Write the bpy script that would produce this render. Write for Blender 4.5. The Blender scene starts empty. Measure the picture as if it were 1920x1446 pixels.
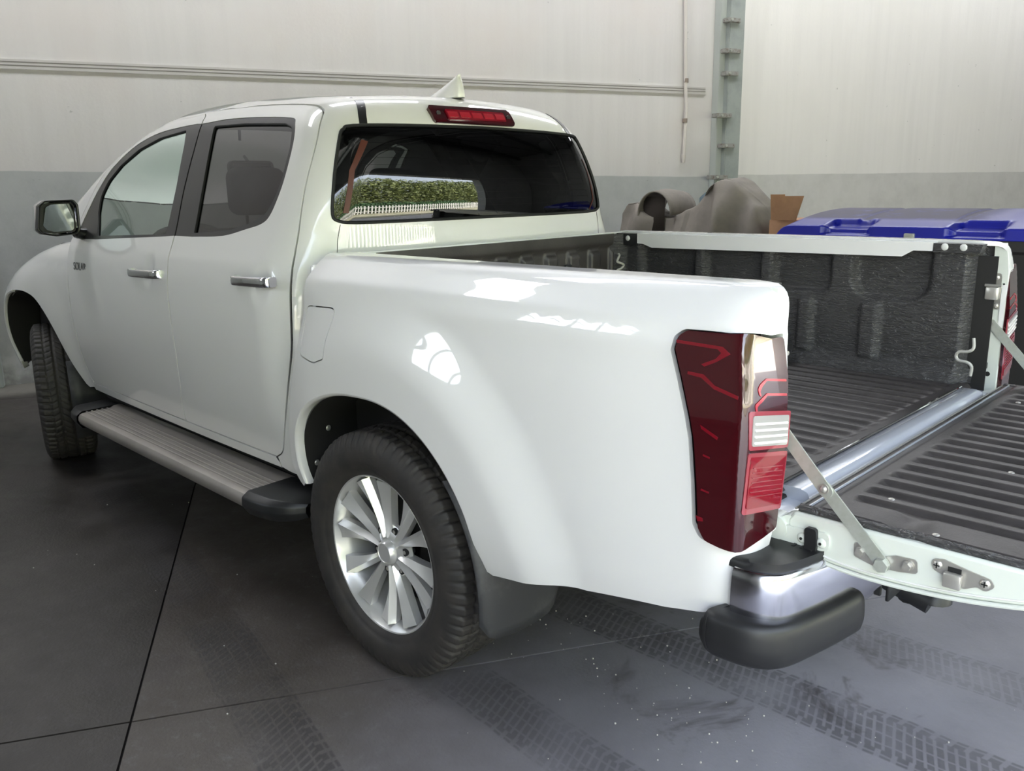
import bpy, bmesh, math, random
import numpy as np
from mathutils import Vector, Matrix
from mathutils.geometry import delaunay_2d_cdt
random.seed(4); rng = np.random.RandomState(4)
sc = bpy.context.scene
COL = sc.collection
# ------------------------------------------------------------------ camera, world, exposure
CAM = (-1.910105, 2.247325, 1.435558); YAW, PITCH, ROLL, FPX = -0.789657, -0.232201, -0.017243, 1567.22034
def cam_axes():
    f = np.array([math.cos(PITCH)*math.cos(YAW), math.cos(PITCH)*math.sin(YAW), math.sin(PITCH)])
    r = np.cross(f, [0, 0, 1]); r /= np.linalg.norm(r); u = np.cross(r, f)
    return f, r*math.cos(ROLL)+u*math.sin(ROLL), -r*math.sin(ROLL)+u*math.cos(ROLL)
f_, r_, u_ = cam_axes()
cd = bpy.data.cameras.new('camera'); cam = bpy.data.objects.new('camera', cd); COL.objects.link(cam)
M = Matrix(((r_[0], u_[0], -f_[0], CAM[0]), (r_[1], u_[1], -f_[1], CAM[1]), (r_[2], u_[2], -f_[2], CAM[2]), (0, 0, 0, 1)))
cam.matrix_world = M; cd.sensor_fit = 'HORIZONTAL'; cd.sensor_width = 36; cd.lens = FPX/1920*36; cd.clip_start = .05
sc.camera = cam
sc.view_settings.view_transform = 'Standard'; sc.view_settings.look = 'None'; sc.view_settings.gamma = 1
sc.view_settings.use_curve_mapping = False
WASH_W = 36
sc.view_settings.exposure = EXPOSURE = 1.9
w = bpy.data.worlds.new('sky'); sc.world = w; w.use_nodes = True
nt = w.node_tree; nt.nodes.clear()
sky = nt.nodes.new('ShaderNodeTexSky'); sky.sky_type = 'NISHITA'; sky.sun_disc = False
sky.sun_elevation = math.radians(52); sky.sun_rotation = math.radians(90); sky.air_density = 1.2; sky.dust_density = 3.0
bg = nt.nodes.new('ShaderNodeBackground'); out = nt.nodes.new('ShaderNodeOutputWorld')
bg.inputs[1].default_value = WORLD = 0.62
hs = nt.nodes.new('ShaderNodeHueSaturation'); hs.inputs['Saturation'].default_value = .45; nt.links.new(sky.outputs[0], hs.inputs['Color']); nt.links.new(hs.outputs[0], bg.inputs[0]); nt.links.new(bg.outputs[0], out.inputs[0])
sl = bpy.data.lights.new('sun', 'SUN'); sl.energy = 15.0; sl.angle = .01; sl.color = (1, .95, .86)
so = bpy.data.objects.new('sun', sl); COL.objects.link(so)
so.rotation_euler = Vector((math.cos(math.radians(150))*.7, math.sin(math.radians(150))*.7, -.95)).to_track_quat('-Z', 'Y').to_euler()
sc.cycles.max_bounces = 10; sc.cycles.diffuse_bounces = 5; sc.cycles.glossy_bounces = 5; sc.cycles.transparent_max_bounces = 16
sc.cycles.transmission_bounces = 6; sc.cycles.caustics_reflective = False; sc.cycles.caustics_refractive = False
sc.cycles.sample_clamp_indirect = 6; sc.cycles.use_denoising = True
# room frame: d runs from the far wall to the doorway behind the photographer, s runs along the far wall
def G(d, s, z=0.0): return (d*-.9367+s*.3502, d*.3502+s*.9367, z)
D0, D1, S0, S1, CEIL = -4.86, 3.1, -11.2, 6.2, 6.0
DOOR_A, DOOR_B, DOOR_Z = -6.6, 2.7, 3.0
WIN = (-1.7, .1, 1.9, 2.9)      # window in the left side wall: d range, z range
def area(name, d, s, z, sx, sy, direction, portal=True, energy=0, color=(1, 1, 1)):
    l = bpy.data.lights.new(name, 'AREA'); l.shape = 'RECTANGLE'; l.size = sx; l.size_y = sy; l.energy = energy; l.color = color
    l.cycles.is_portal = portal
    o = bpy.data.objects.new(name, l); COL.objects.link(o)
    o.location = G(d, s, z); o.rotation_euler = Vector(direction).to_track_quat('-Z', 'Y').to_euler(); return o
inward = Vector(G(-1, 0, 0))
# daylight portals in the real openings
area('doorway_portal', D1, (DOOR_A+DOOR_B)/2, DOOR_Z/2, DOOR_B-DOOR_A, DOOR_Z, inward)
o = area('window_portal', (WIN[0]+WIN[1])/2, S1, (WIN[2]+WIN[3])/2, WIN[1]-WIN[0], WIN[3]-WIN[2], G(0, -1, 0))
WASH_LAMPS = [(-3.5, -8.6), (-3.5, -4.6), (-3.5, -.6), (-3.5, 3.4)]   # unseen lamps added to brighten the far wall: centre d, s
for a, b in WASH_LAMPS:
    l = area('added_wall_wash_lamp', a, b, CEIL-.06, .8, 3.0, (0, 0, -1), False, WASH_W, (.95, .97, 1))
    xa = Vector(G(-1, 0, 0)); l.rotation_euler = Matrix((xa, Vector(G(0, 1, 0)), xa.cross(Vector(G(0, 1, 0))))).transposed().to_euler()
    if (l.rotation_euler.to_matrix() @ Vector((0, 0, -1))).z > 0: l.rotation_euler = (Matrix((xa, -Vector(G(0, 1, 0)), xa.cross(-Vector(G(0, 1, 0))))).transposed()).to_euler()
# ------------------------------------------------------------------ materials
def new_mat(name):
    m = bpy.data.materials.new(name); m.use_nodes = True
    return m, m.node_tree, m.node_tree.nodes['Principled BSDF']
def pmat(name, col, rough=.5, metal=0, coat=0, coat_rough=.03, bump=None, spec=.5, var=None):
    m, t, p = new_mat(name)
    p.inputs['Base Color'].default_value = (*col, 1); p.inputs['Roughness'].default_value = rough; p.inputs['Metallic'].default_value = metal
    p.inputs['Coat Weight'].default_value = coat; p.inputs['Coat Roughness'].default_value = coat_rough
    p.inputs['Specular IOR Level'].default_value = spec
    g = None
    if bump or var:
        g = t.nodes.new('ShaderNodeNewGeometry')
    if bump:                                   # (scale, strength, distance[, stretch])
        n = t.nodes.new('ShaderNodeTexNoise'); n.inputs['Scale'].default_value = bump[0]; n.inputs['Detail'].default_value = 4
        b = t.nodes.new('ShaderNodeBump'); b.inputs['Strength'].default_value = bump[1]; b.inputs['Distance'].default_value = bump[2]
        src = g.outputs['Position']
        if len(bump) > 3:
            mp = t.nodes.new('ShaderNodeMapping'); mp.inputs['Scale'].default_value = bump[3]; t.links.new(src, mp.inputs[0]); src = mp.outputs[0]
            n.inputs['Distortion'].default_value = 1.2
        t.links.new(src, n.inputs['Vector']); t.links.new(n.outputs['Fac'], b.inputs['Height']); t.links.new(b.outputs[0], p.inputs['Normal'])
    if var:                                    # (scale, other colour, lo, hi)
        n = t.nodes.new('ShaderNodeTexNoise'); n.inputs['Scale'].default_value = var[0]; n.inputs['Detail'].default_value = 6; n.inputs['Roughness'].default_value = .65
        r = t.nodes.new('ShaderNodeMapRange'); r.inputs[1].default_value = var[2]; r.inputs[2].default_value = var[3]
        mx = t.nodes.new('ShaderNodeMix'); mx.data_type = 'RGBA'
        mx.inputs[6].default_value = (*col, 1); mx.inputs[7].default_value = (*var[1], 1)
        t.links.new(g.outputs['Position'], n.inputs['Vector']); t.links.new(n.outputs['Fac'], r.inputs[0])
        t.links.new(r.outputs[0], mx.inputs[0]); t.links.new(mx.outputs[2], p.inputs['Base Color'])
    return m
def glassmat(name, tint, ior=1.5, rough=0.0):
    m = bpy.data.materials.new(name); m.use_nodes = True; t = m.node_tree; t.nodes.clear()
    o = t.nodes.new('ShaderNodeOutputMaterial'); tr = t.nodes.new('ShaderNodeBsdfTransparent'); gl = t.nodes.new('ShaderNodeBsdfGlossy')
    fr = t.nodes.new('ShaderNodeFresnel'); mx = t.nodes.new('ShaderNodeMixShader'); fr.inputs[0].default_value = ior
    tr.inputs[0].default_value = (*tint, 1); gl.inputs['Roughness'].default_value = rough; gl.inputs['Color'].default_value = (1, 1, 1, 1)
    t.links.new(fr.outputs[0], mx.inputs[0]); t.links.new(tr.outputs[0], mx.inputs[1]); t.links.new(gl.outputs[0], mx.inputs[2])
    t.links.new(mx.outputs[0], o.inputs[0]); return m
class NX:
    """tiny node-math builder"""
    def __init__(s, t): s.t = t
    def op(s, o, a, b=0.0, c=0.0):
        n = s.t.nodes.new('ShaderNodeMath'); n.operation = o
        for i, v in enumerate((a, b, c)):
            if i >= len(n.inputs): break
            if isinstance(v, (int, float)): n.inputs[i].default_value = v
            else: s.t.links.new(v, n.inputs[i])
        return n.outputs[0]
    def add(s, *a):
        r = a[0]
        for q in a[1:]: r = s.op('ADD', r, q)
        return r
    def mul(s, *a):
        r = a[0]
        for q in a[1:]: r = s.op('MULTIPLY', r, q)
        return r
    def rng(s, v, a, b, c=0.0, d=1.0):
        n = s.t.nodes.new('ShaderNodeMapRange'); n.interpolation_type = 'SMOOTHSTEP'
        for i, q in enumerate((v, a, b, c, d)):
            if isinstance(q, (int, float)): n.inputs[i].default_value = q
            else: s.t.links.new(q, n.inputs[i])
        return n.outputs[0]
    def noise(s, vec, scale, detail=4, rough=.6, dist=0.0):
        n = s.t.nodes.new('ShaderNodeTexNoise'); n.inputs['Scale'].default_value = scale; n.inputs['Detail'].default_value = detail
        n.inputs['Roughness'].default_value = rough; n.inputs['Distortion'].default_value = dist
        if vec is not None: s.t.links.new(vec, n.inputs['Vector'])
        return n.outputs['Fac']
    def mix(s, f, a, b):
        n = s.t.nodes.new('ShaderNodeMix'); n.data_type = 'RGBA'
        for k, q in ((0, f), (6, a), (7, b)):
            if isinstance(q, tuple): n.inputs[k].default_value = (*q, 1)
            elif isinstance(q, (int, float)): n.inputs[k].default_value = q
            else: s.t.links.new(q, n.inputs[k])
        return n.outputs[2]
    def pos(s):
        g = s.t.nodes.new('ShaderNodeNewGeometry'); x = s.t.nodes.new('ShaderNodeSeparateXYZ'); s.t.links.new(g.outputs['Position'], x.inputs[0])
        return g.outputs['Position'], x.outputs[0], x.outputs[1], x.outputs[2]
    def scaled(s, vec, sca, rot=0.0):
        n = s.t.nodes.new('ShaderNodeMapping'); n.inputs['Scale'].default_value = sca; n.inputs['Rotation'].default_value = (0, 0, rot)
        s.t.links.new(vec, n.inputs[0]); return n.outputs[0]
    def bump(s, h, strength, dist, bsdf):
        n = s.t.nodes.new('ShaderNodeBump'); n.inputs['Strength'].default_value = strength; n.inputs['Distance'].default_value = dist
        s.t.links.new(h, n.inputs['Height']); s.t.links.new(n.outputs[0], bsdf.inputs['Normal'])
paint = pmat('white_car_paint', (.765, .755, .745), .35, coat=1, coat_rough=.02)
paint_in = pmat('greenish_white_primer_paint', (.66, .69, .63), .4, coat=.4, coat_rough=.1)
blk = pmat('black_plastic', (.012, .012, .013), .45, bump=(900, .15, .0005))
blk_gloss = pmat('satin_black_trim', (.018, .018, .02), .28)
blk_gap = pmat('dark_rubber_seal', (.006, .006, .006), .7)
cloth_dark = pmat('dark_seat_fabric', (.035, .036, .036), .9)
headliner = pmat('grey_headliner', (.30, .31, .30), .9)
chrome = pmat('chrome', (.80, .80, .83), .06, 1)
chrome_soft = pmat('bumper_chrome', (.66, .66, .72), .16, 1)
zinc = pmat('zinc_plated_steel', (.52, .54, .49), .35, .45, var=(60, (.44, .46, .40), .35, .7))
steel = pmat('stainless_steel', (.50, .48, .44), .3, .6)
alloy = pmat('silver_alloy', (.70, .69, .68), .32, .6, coat=.5, coat_rough=.1)
rubber = pmat('tyre_rubber', (.022, .020, .019), .62, var=(14, (.045, .038, .033), .4, .75), bump=(160, .2, .001))
mud = pmat('rubber_mudflap', (.025, .025, .027), .55, var=(9, (.07, .07, .07), .5, .8))
under = pmat('underbody_black', (.012, .011, .010), .8)
red_dark = pmat('dark_red_lens', (.040, .0015, .004), .12, coat=1, coat_rough=.01)
red_mid = pmat('bright_red_lens', (.22, .004, .014), .12, coat=1, coat_rough=.01)
red_hot = pmat('red_reflector', (.42, .008, .02), .25, coat=1, coat_rough=.02)
lens_clear = pmat('clear_ribbed_lens', (.50, .48, .46), .12, .3, coat=1, coat_rough=.01)
lens_rib_m = pmat('white_lens_rib', (.85, .82, .80), .2)
red_side = pmat('red_painted_reflection', (.16, .003, .010), .1, coat=1, coat_rough=.01)
lens_edge = pmat('pink_lens_edge', (.30, .045, .06), .15, coat=1, coat_rough=.02)
alu = pmat('brushed_step_aluminium', (.42, .385, .355), .42, .6, var=(3, (.33, .30, .28), .4, .7))
alu_rib = pmat('step_rib_aluminium', (.62, .58, .54), .35, .6)
silver_strip = pmat('painted_sill_strip', (.60, .63, .70), .18, .3, coat=1, coat_rough=.05)
glass_front = glassmat('green_tinted_glass', (.50, .60, .54))
glass_priv = glassmat('privacy_glass', (.085, .085, .082), 1.45)
glass_rear = glassmat('rear_privacy_glass', (.10, .10, .095), 1.62)
copper = pmat('copper_heater_bar', (.075, .013, .005), .5)
mirror_m = pmat('mirror_glass', (.24, .27, .25), .02, 1)
cardboard = pmat('brown_cardboard', (.40, .22, .12), .85, var=(12, (.33, .18, .10), .4, .7))
bin_blue = pmat('blue_plastic', (.012, .018, .38), .35, var=(5, (.02, .022, .30), .45, .6))
bin_dark = pmat('dark_bin_plastic', (.012, .011, .010), .55)
tarp = pmat('taupe_cover_fabric', (.215, .19, .165), .75, var=(7, (.17, .15, .13), .4, .7), bump=(400, .2, .001))
amber = pmat('amber_lamp_lens', (.8, .35, .1), .3)
pipe_w = pmat('white_conduit_plastic', (.62, .58, .55), .5)
def liner_mat():
    m, t, p = new_mat('wrinkled_black_bedliner'); n = NX(t); pos, x, y, z = n.pos()
    v = n.scaled(pos, (34, 34, 120))
    h = n.noise(v, 1.0, 3, .55, 1.6)
    p.inputs['Base Color'].default_value = (.055, .053, .053, 1); p.inputs['Roughness'].default_value = .34
    n.bump(h, 1.0, .010, p); return m
liner = liner_mat()
def liner_floor_mat():
    m, t, p = new_mat('bedliner_floor_plastic'); n = NX(t); pos, x, y, z = n.pos()
    c = n.mix(n.rng(n.noise(pos, 7, 5), .35, .75), (.032, .028, .027), (.055, .048, .046))
    t.links.new(c, p.inputs['Base Color']); p.inputs['Roughness'].default_value = .42
    n.bump(n.noise(pos, 260, 3), .35, .002, p); return m
liner_floor = liner_floor_mat()
def floor_mat(name, k):
    m, t, p = new_mat(name); n = NX(t); pos, x, y, z = n.pos()
    lit_tone = n.mix(n.rng(n.noise(pos, .9, 6, .62, .4), .3, .72), tuple(q*k for q in (.175, .168, .180)), tuple(q*k for q in (.26, .25, .27)))
    shade_tone = n.mix(n.rng(n.noise(pos, 1.3, 6, .62, .4), .3, .72), tuple(q*k for q in (.048, .038, .032)), tuple(q*k for q in (.092, .079, .070)))
    shade_mask = n.rng(n.add(x, n.mul(y, .45), n.mul(n.add(n.noise(pos, .8, 5, .7), -.5), 1.6)), -.75, .75)      # light falloff painted in: darker towards the truck and the left
    base = n.mix(shade_mask, lit_tone, shade_tone)
    base = n.mix(n.mul(n.rng(n.noise(pos, 22, 8, .75), .5, .8), .5), base, tuple(q*k for q in (.18, .175, .18)))
    # oil stains
    base = n.mix(n.mul(n.rng(n.noise(pos, 2.3, 5, .7, .8), .57, .70), .7), base, tuple(q*k**.5 for q in (.050, .040, .037)))
    pal = n.rng(n.add(n.mul(x, .9367), n.mul(y, -.3502)), 4.35, 4.6)     # paler strip along the far wall
    base = n.mix(n.mul(pal, .8), base, (.17, .16, .14))
    wob = n.mul(n.add(n.noise(pos, 5, 3), -.5), .03)
    tr = None
    for (c0, c1, c2, hw, x0, x1, st) in ((.20, .02, 0, .105, -6, .30, .56), (.745, -.09, 0, .095, -6, -.12, .42), (1.275, -.23, .02, .10, -1.2, 3.4, .8), (-.22, .05, .0, .10, -6, -.4, .30)):
        yc = n.add(c0, n.mul(x, c1), n.mul(n.mul(x, x), c2))
        v = n.op('DIVIDE', n.add(y, n.mul(yc, -1), wob), hw)
        av = n.op('ABSOLUTE', v)
        band = n.rng(av, 1.0, .93)
        groove = n.rng(n.op('ABSOLUTE', n.op('SINE', n.mul(v, 7.4))), .0, .45)            # circumferential grooves
        shoulder = n.rng(av, .62, .68)
        blocks = n.rng(n.op('SINE', n.add(n.mul(x, 2*math.pi/.042), n.mul(av, 3.0))), -.75, -.2)
        fine = n.rng(n.op('SINE', n.add(n.mul(x, 2*math.pi/.026), n.mul(v, 9))), -.9, -.1)
        pat = n.mul(groove, n.add(n.mul(shoulder, blocks), n.mul(n.add(1, n.mul(shoulder, -1)), fine)))
        gate = n.mul(n.rng(x, x0, x0+.3), n.rng(x, x1, x1-.15))
        q = n.mul(band, n.add(n.mul(pat, .75), .25), gate, st, n.rng(n.noise(pos, 3.1, 4), .25, .6))
        tr = q if tr is None else n.op('MAXIMUM', tr, q)
    base = n.mix(tr, base, (.030, .027, .028))
    t.links.new(base, p.inputs['Base Color'])
    rg = n.rng(n.noise(pos, 3, 5), .3, .7, .38, .6); t.links.new(n.add(rg, n.mul(tr, -.06)), p.inputs['Roughness'])
    n.bump(n.add(n.noise(pos, 90, 5), n.mul(n.noise(pos, 14, 3), .6), n.mul(tr, -.3)), .35, .003, p)
    return m
floor_m = floor_mat('stained_concrete', 1.0); floor_shade = floor_mat('shaded_concrete', .42)  # second copy is darkened to paint shade onto the left slabs
def wall_mat(name, upper, lower, h0, hs, warm):
    m, t, p = new_mat(name); n = NX(t); pos, x, y, z = n.pos()
    s = n.add(n.mul(x, .3502), n.mul(y, .9367))
    hgt = n.add(h0, n.mul(s, hs), n.mul(n.add(n.noise(pos, 2.5, 3), -.5), .018))
    up = n.rng(z, n.add(hgt, -.004), n.add(hgt, .004))
    streak = n.noise(n.scaled(pos, (9, 9, .5)), 1.0, 5, .6)
    cu = n.mix(n.rng(streak, .35, .7), upper, tuple(c*.95 for c in upper))
    cu = n.mix(n.rng(n.noise(pos, .8, 5), .4, .75), cu, warm)
    cl = n.mix(n.rng(n.noise(pos, 3.5, 6, .7), .35, .75), lower, tuple(c*.88 for c in lower))
    c = n.mix(up, cl, cu)
    spots = n.mul(n.rng(n.noise(n.scaled(pos, (6, 6, 9)), 1.6, 3, .5), .735, .76), .45)
    c = n.mix(spots, c, tuple(q*.55 for q in lower))
    dirt = n.mul(n.rng(z, .5, .0), .55); c = n.mix(n.mul(dirt, n.rng(n.noise(pos, 8, 5), .3, .6)), c, (.10, .10, .09))
    t.links.new(c, p.inputs['Base Color']); p.inputs['Roughness'].default_value = .75
    n.bump(n.add(n.noise(pos, 35, 6), n.noise(pos, 6, 4)), .25, .004, p); return m
wall_l = wall_mat('painted_panel_wall', (.66, .64, .64), (.46, .47, .475), 1.586, .0165, (.64, .60, .59))
wall_r = wall_mat('rendered_wall', (.80, .78, .755), (.62, .61, .59), 1.53, 0.0, (.77, .75, .72))
wall_o = pmat('plain_grey_wall', (.36, .37, .35), .8, var=(1.5, (.30, .31, .29), .4, .7))
ceil_m = pmat('grey_corrugated_ceiling', (.2, .195, .19), .8)
# ------------------------------------------------------------------ mesh helpers
def link(o, parent=None, label=None, cat=None, group=None, kind=None):
    if o.name not in COL.objects: COL.objects.link(o)
    if parent is not None: o.parent = parent
    if label: o['label'] = label
    if cat: o['category'] = cat
    if group: o['group'] = group
    if kind: o['kind'] = kind
    return o
def empty(name, loc, label, cat, group=None):
    o = bpy.data.objects.new(name, None); o.location = loc; o.empty_display_size = .1
    link(o, None, label, cat, group); 
    bpy.context.view_layer.update(); return o
def mk(name, V, F, mat, parent=None, N=None, smooth=True, **kw):
    me = bpy.data.meshes.new(name); V = np.asarray(V, float)
    if parent is not None and parent.parent is None: V = V - np.array(parent.location)
    elif parent is not None: V = V - np.array(parent.parent.location) - np.array(parent.location)
    me.from_pydata([tuple(v) for v in V], [], [tuple(int(i) for i in f) for f in F]); me.materials.append(mat)
    if smooth: me.polygons.foreach_set('use_smooth', [True]*len(me.polygons))
    me.update()
    if N is not None:
        me.normals_split_custom_set_from_vertices([tuple(n) for n in N])
    o = bpy.data.objects.new(name, me); return link(o, parent, **kw)
def bmk(name, bm, mat, parent=None, smooth=True, auto=40, **kw):
    bmesh.ops.recalc_face_normals(bm, faces=bm.faces[:])
    off = Vector((0, 0, 0))
    if parent is not None:
        off = Vector(parent.location) + (Vector(parent.parent.location) if parent.parent else Vector((0, 0, 0)))
    bmesh.ops.translate(bm, verts=bm.verts[:], vec=-off)
    if smooth:
        for f in bm.faces: f.smooth = True
        for e in bm.edges:
            if len(e.link_faces) == 2 and e.calc_face_angle(0) > math.radians(auto): e.smooth = False
    me = bpy.data.meshes.new(name); bm.to_mesh(me); bm.free(); me.materials.append(mat)
    o = bpy.data.objects.new(name, me); return link(o, parent, **kw)
def B(): return bmesh.new()
def box(bm, lo, hi, bev=0, seg=2, rot=None, piv=None):
    lo = Vector(lo); hi = Vector(hi); c = (lo+hi)/2; s = hi-lo
    r = bmesh.ops.create_cube(bm, size=1); vs = r['verts']
    for v in vs: v.co = Vector((v.co.x*s.x, v.co.y*s.y, v.co.z*s.z)) + c
    if bev:
        es = list({e for v in vs for e in v.link_edges})
        q = bmesh.ops.bevel(bm, geom=es, offset=bev, segments=seg, affect='EDGES', profile=.5); vs = list({v for f in q['faces'] for v in f.verts} | {v for v in vs if v.is_valid})
    if rot is not None:
        p = Vector(piv if piv is not None else c)
        for v in vs: v.co = rot @ (v.co-p) + p
    return vs
def cyl(bm, p0, p1, r0, r1=None, n=20, caps=True):
    p0 = Vector(p0); p1 = Vector(p1); r1 = r0 if r1 is None else r1
    d = (p1-p0).normalized(); a = d.orthogonal().normalized(); b = d.cross(a)
    A = [bm.verts.new(p0+(a*math.cos(t)+b*math.sin(t))*r0) for t in [2*math.pi*i/n for i in range(n)]]
    Bv = [bm.verts.new(p1+(a*math.cos(t)+b*math.sin(t))*r1) for t in [2*math.pi*i/n for i in range(n)]]
    for i in range(n): bm.faces.new((A[i], A[(i+1) % n], Bv[(i+1) % n], Bv[i]))
    if caps: bm.faces.new(A[::-1]); bm.faces.new(Bv)
def dome(bm, c, ax, r, h, n=16, m=4):
    c = Vector(c); d = Vector(ax).normalized(); a = d.orthogonal().normalized(); b = d.cross(a); prev = None
    for j in range(m):
        t = j/m*math.pi/2
        ring = [bm.verts.new(c+d*h*math.sin(t)+(a*math.cos(q)+b*math.sin(q))*r*math.cos(t)) for q in [2*math.pi*i/n for i in range(n)]]
        if prev:
            for i in range(n): bm.faces.new((prev[i], prev[(i+1) % n], ring[(i+1) % n], ring[i]))
        prev = ring
    bm.faces.new(prev)
def tube(bm, pts, r, n=10, closed=False):
    pts = [Vector(p) for p in pts]; rings = []
    up = None
    for i, p in enumerate(pts):
        a = pts[i-1] if (i > 0 or closed) else p; b = pts[(i+1) % len(pts)] if (i < len(pts)-1 or closed) else p
        d = (b-a).normalized()
        if up is None: up = d.orthogonal().normalized()
        up = (up-d*up.dot(d)).normalized(); s = d.cross(up); rr = r[i] if isinstance(r, (list, tuple)) else r
        rings.append([bm.verts.new(p+(up*math.cos(t)+s*math.sin(t))*rr) for t in [2*math.pi*k/n for k in range(n)]])
    m = len(rings)
    for i in range(m if closed else m-1):
        A, C = rings[i], rings[(i+1) % m]
        for k in range(n): bm.faces.new((A[k], A[(k+1) % n], C[(k+1) % n], C[k]))
    if not closed: bm.faces.new(rings[0][::-1]); bm.faces.new(rings[-1])
def prism(bm, poly, f0, f1):
    """poly: 2D points; f0, f1 map a 2D point to 3D at the two ends"""
    A = [bm.verts.new(f0(*p)) for p in poly]; C = [bm.verts.new(f1(*p)) for p in poly]; n = len(poly)
    for i in range(n): bm.faces.new((A[i], A[(i+1) % n], C[(i+1) % n], C[i]))
    bm.faces.new(A[::-1]); bm.faces.new(C); return A, C
def grid(P, cu=False, cv=False):
    """(nu, nv, 3) array -> verts, faces"""
    P = np.asarray(P, float); nu, nv = P.shape[:2]; F = []
    for i in range(nu if cu else nu-1):
        for j in range(nv if cv else nv-1):
            a, b = i*nv+j, ((i+1) % nu)*nv+j; c, d = ((i+1) % nu)*nv+(j+1) % nv, i*nv+(j+1) % nv
            F.append((a, b, c, d))
    return P.reshape(-1, 3), F
def gridm(name, P, mat, parent=None, cu=False, cv=False, thick=0, flip=False, **kw):
    V, F = grid(P, cu, cv)
    if flip: F = [f[::-1] for f in F]
    o = mk(name, V, F, mat, parent, **kw)
    if thick:
        md = o.modifiers.new('thickness', 'SOLIDIFY'); md.thickness = thick; md.offset = -1
    return o
def lathe(bm, prof, c, n=48, axis=(0, 1, 0), closed=False):
    """prof: (radius, offset along axis)"""
    c = Vector(c); d = Vector(axis).normalized(); a = Vector((1, 0, 0)) if abs(d.x) < .5 else Vector((0, 1, 0)); a = (a-d*a.dot(d)).normalized(); b = d.cross(a); rings = []
    for r, h in prof:
        rings.append([bm.verts.new(c+d*h+(a*math.cos(t)+b*math.sin(t))*r) for t in [2*math.pi*k/n for k in range(n)]])
    m = len(rings)
    for i in range(m if closed else m-1):
        A, C = rings[i], rings[(i+1) % m]
        for k in range(n): bm.faces.new((A[k], A[(k+1) % n], C[(k+1) % n], C[k]))
def dupe(o, parent=None, M=None, name=None):
    """copy an object with its children; copies share mesh data"""
    c = o.copy(); COL.objects.link(c); c.parent = parent
    for ch in o.children: dupe(ch, c)
    return c
def fillet(poly, r, n=5):
    """round every corner of a 2D polygon by radius r (a number or one per corner)"""
    out = []; m = len(poly)
    for i in range(m):
        p = np.array(poly[i], float); a = np.array(poly[i-1], float)-p; b = np.array(poly[(i+1) % m], float)-p
        ri = r[i] if isinstance(r, (list, tuple)) else r
        la, lb = np.linalg.norm(a), np.linalg.norm(b); a /= la; b /= lb
        ca = np.clip(a@b, -1, 1); th = math.acos(ca)
        if ri <= 0 or th > math.pi-.03: out.append(tuple(p)); continue
        d = min(ri/math.tan(th/2), .45*la, .45*lb); p0 = p+a*d; p1 = p+b*d
        for k in range(n+1):
            t = k/n; out.append(tuple((1-t)**2*p0+2*t*(1-t)*p+t*t*p1))
    return out
def cr(pts, n=6, closed=False):
    """Catmull-Rom through points"""
    P = [np.array(p, float) for p in pts]; m = len(P); out = []
    for i in range(m if closed else m-1):
        p0 = P[i-1] if (closed or i > 0) else 2*P[0]-P[1]; p1 = P[i]; p2 = P[(i+1) % m]; p3 = P[(i+2) % m] if (closed or i+2 < m) else 2*P[-1]-P[-2]
        for k in range(n):
            t = k/n; out.append(tuple(.5*((2*p1)+(p2-p0)*t+(2*p0-5*p1+4*p2-p3)*t*t+(3*p1-p0-3*p2+p3)*t**3)))
    if not closed: out.append(tuple(P[-1]))
    return out
def dens(poly, step, closed=True):
    out = []; m = len(poly)
    for i in range(m if closed else m-1):
        a = np.array(poly[i], float); b = np.array(poly[(i+1) % m], float); k = max(1, int(math.ceil(np.linalg.norm(b-a)/step)))
        out += [tuple(a+(b-a)*j/k) for j in range(k)]
    if not closed: out.append(tuple(poly[-1]))
    return out
def area2(p):
    p = np.array(p); return .5*np.sum(p[:, 0]*np.roll(p[:, 1], -1)-p[:, 1]*np.roll(p[:, 0], -1))
def pip(pts, poly):
    x, y = pts[:, 0], pts[:, 1]; ins = np.zeros(len(pts), bool); P = np.array(poly); Q = np.roll(P, -1, 0)
    for (x0, y0), (x1, y1) in zip(P, Q):
        if y0 == y1: continue
        c = ((y0 > y) != (y1 > y)) & (x < (x1-x0)*(y-y0)/(y1-y0)+x0); ins ^= c
    return ins
def segdist(pts, poly):
    d = np.full(len(pts), 1e9); P = np.array(poly); Q = np.roll(P, -1, 0)
    for a, b in zip(P, Q):
        ab = b-a; L = ab@ab
        if L == 0: continue
        t = np.clip(((pts-a)@ab)/L, 0, 1); d = np.minimum(d, np.hypot(*(pts-(a+t[:, None]*ab)).T))
    return d
# ------------------------------------------------------------------ smooth body surfaces (implicit) and panels cut from them
def pch(xs, ys):
    xs = np.array(xs, float); ys = np.array(ys, float); h = np.diff(xs); d = np.diff(ys)/h
    m = np.zeros(len(xs)); m[0] = d[0]; m[-1] = d[-1]
    for i in range(1, len(xs)-1): m[i] = (d[i-1]*h[i]+d[i]*h[i-1])/(h[i]+h[i-1])
    def f(x):
        x = np.asarray(x, float); i = np.clip(np.searchsorted(xs, x)-1, 0, len(xs)-2); t = (x-xs[i])/h[i]; t = np.clip(t, -.6, 1.6)
        tc = np.clip(t, 0, 1)
        r = (2*tc**3-3*tc**2+1)*ys[i]+(tc**3-2*tc**2+tc)*h[i]*m[i]+(-2*tc**3+3*tc**2)*ys[i+1]+(tc**3-tc**2)*h[i]*m[i+1]
        return r+np.where(t < 0, t*h[i]*m[i], 0)+np.where(t > 1, (t-1)*h[i]*m[i+1], 0)
    return f
def sst(a, b, x):
    t = np.clip((x-a)/(b-a), 0, 1); return t*t*(3-2*t)
def smax(a, b, k):
    h = np.maximum(k-np.abs(a-b), 0)/k
    return np.maximum(a, b)+h*h*k/4
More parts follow.
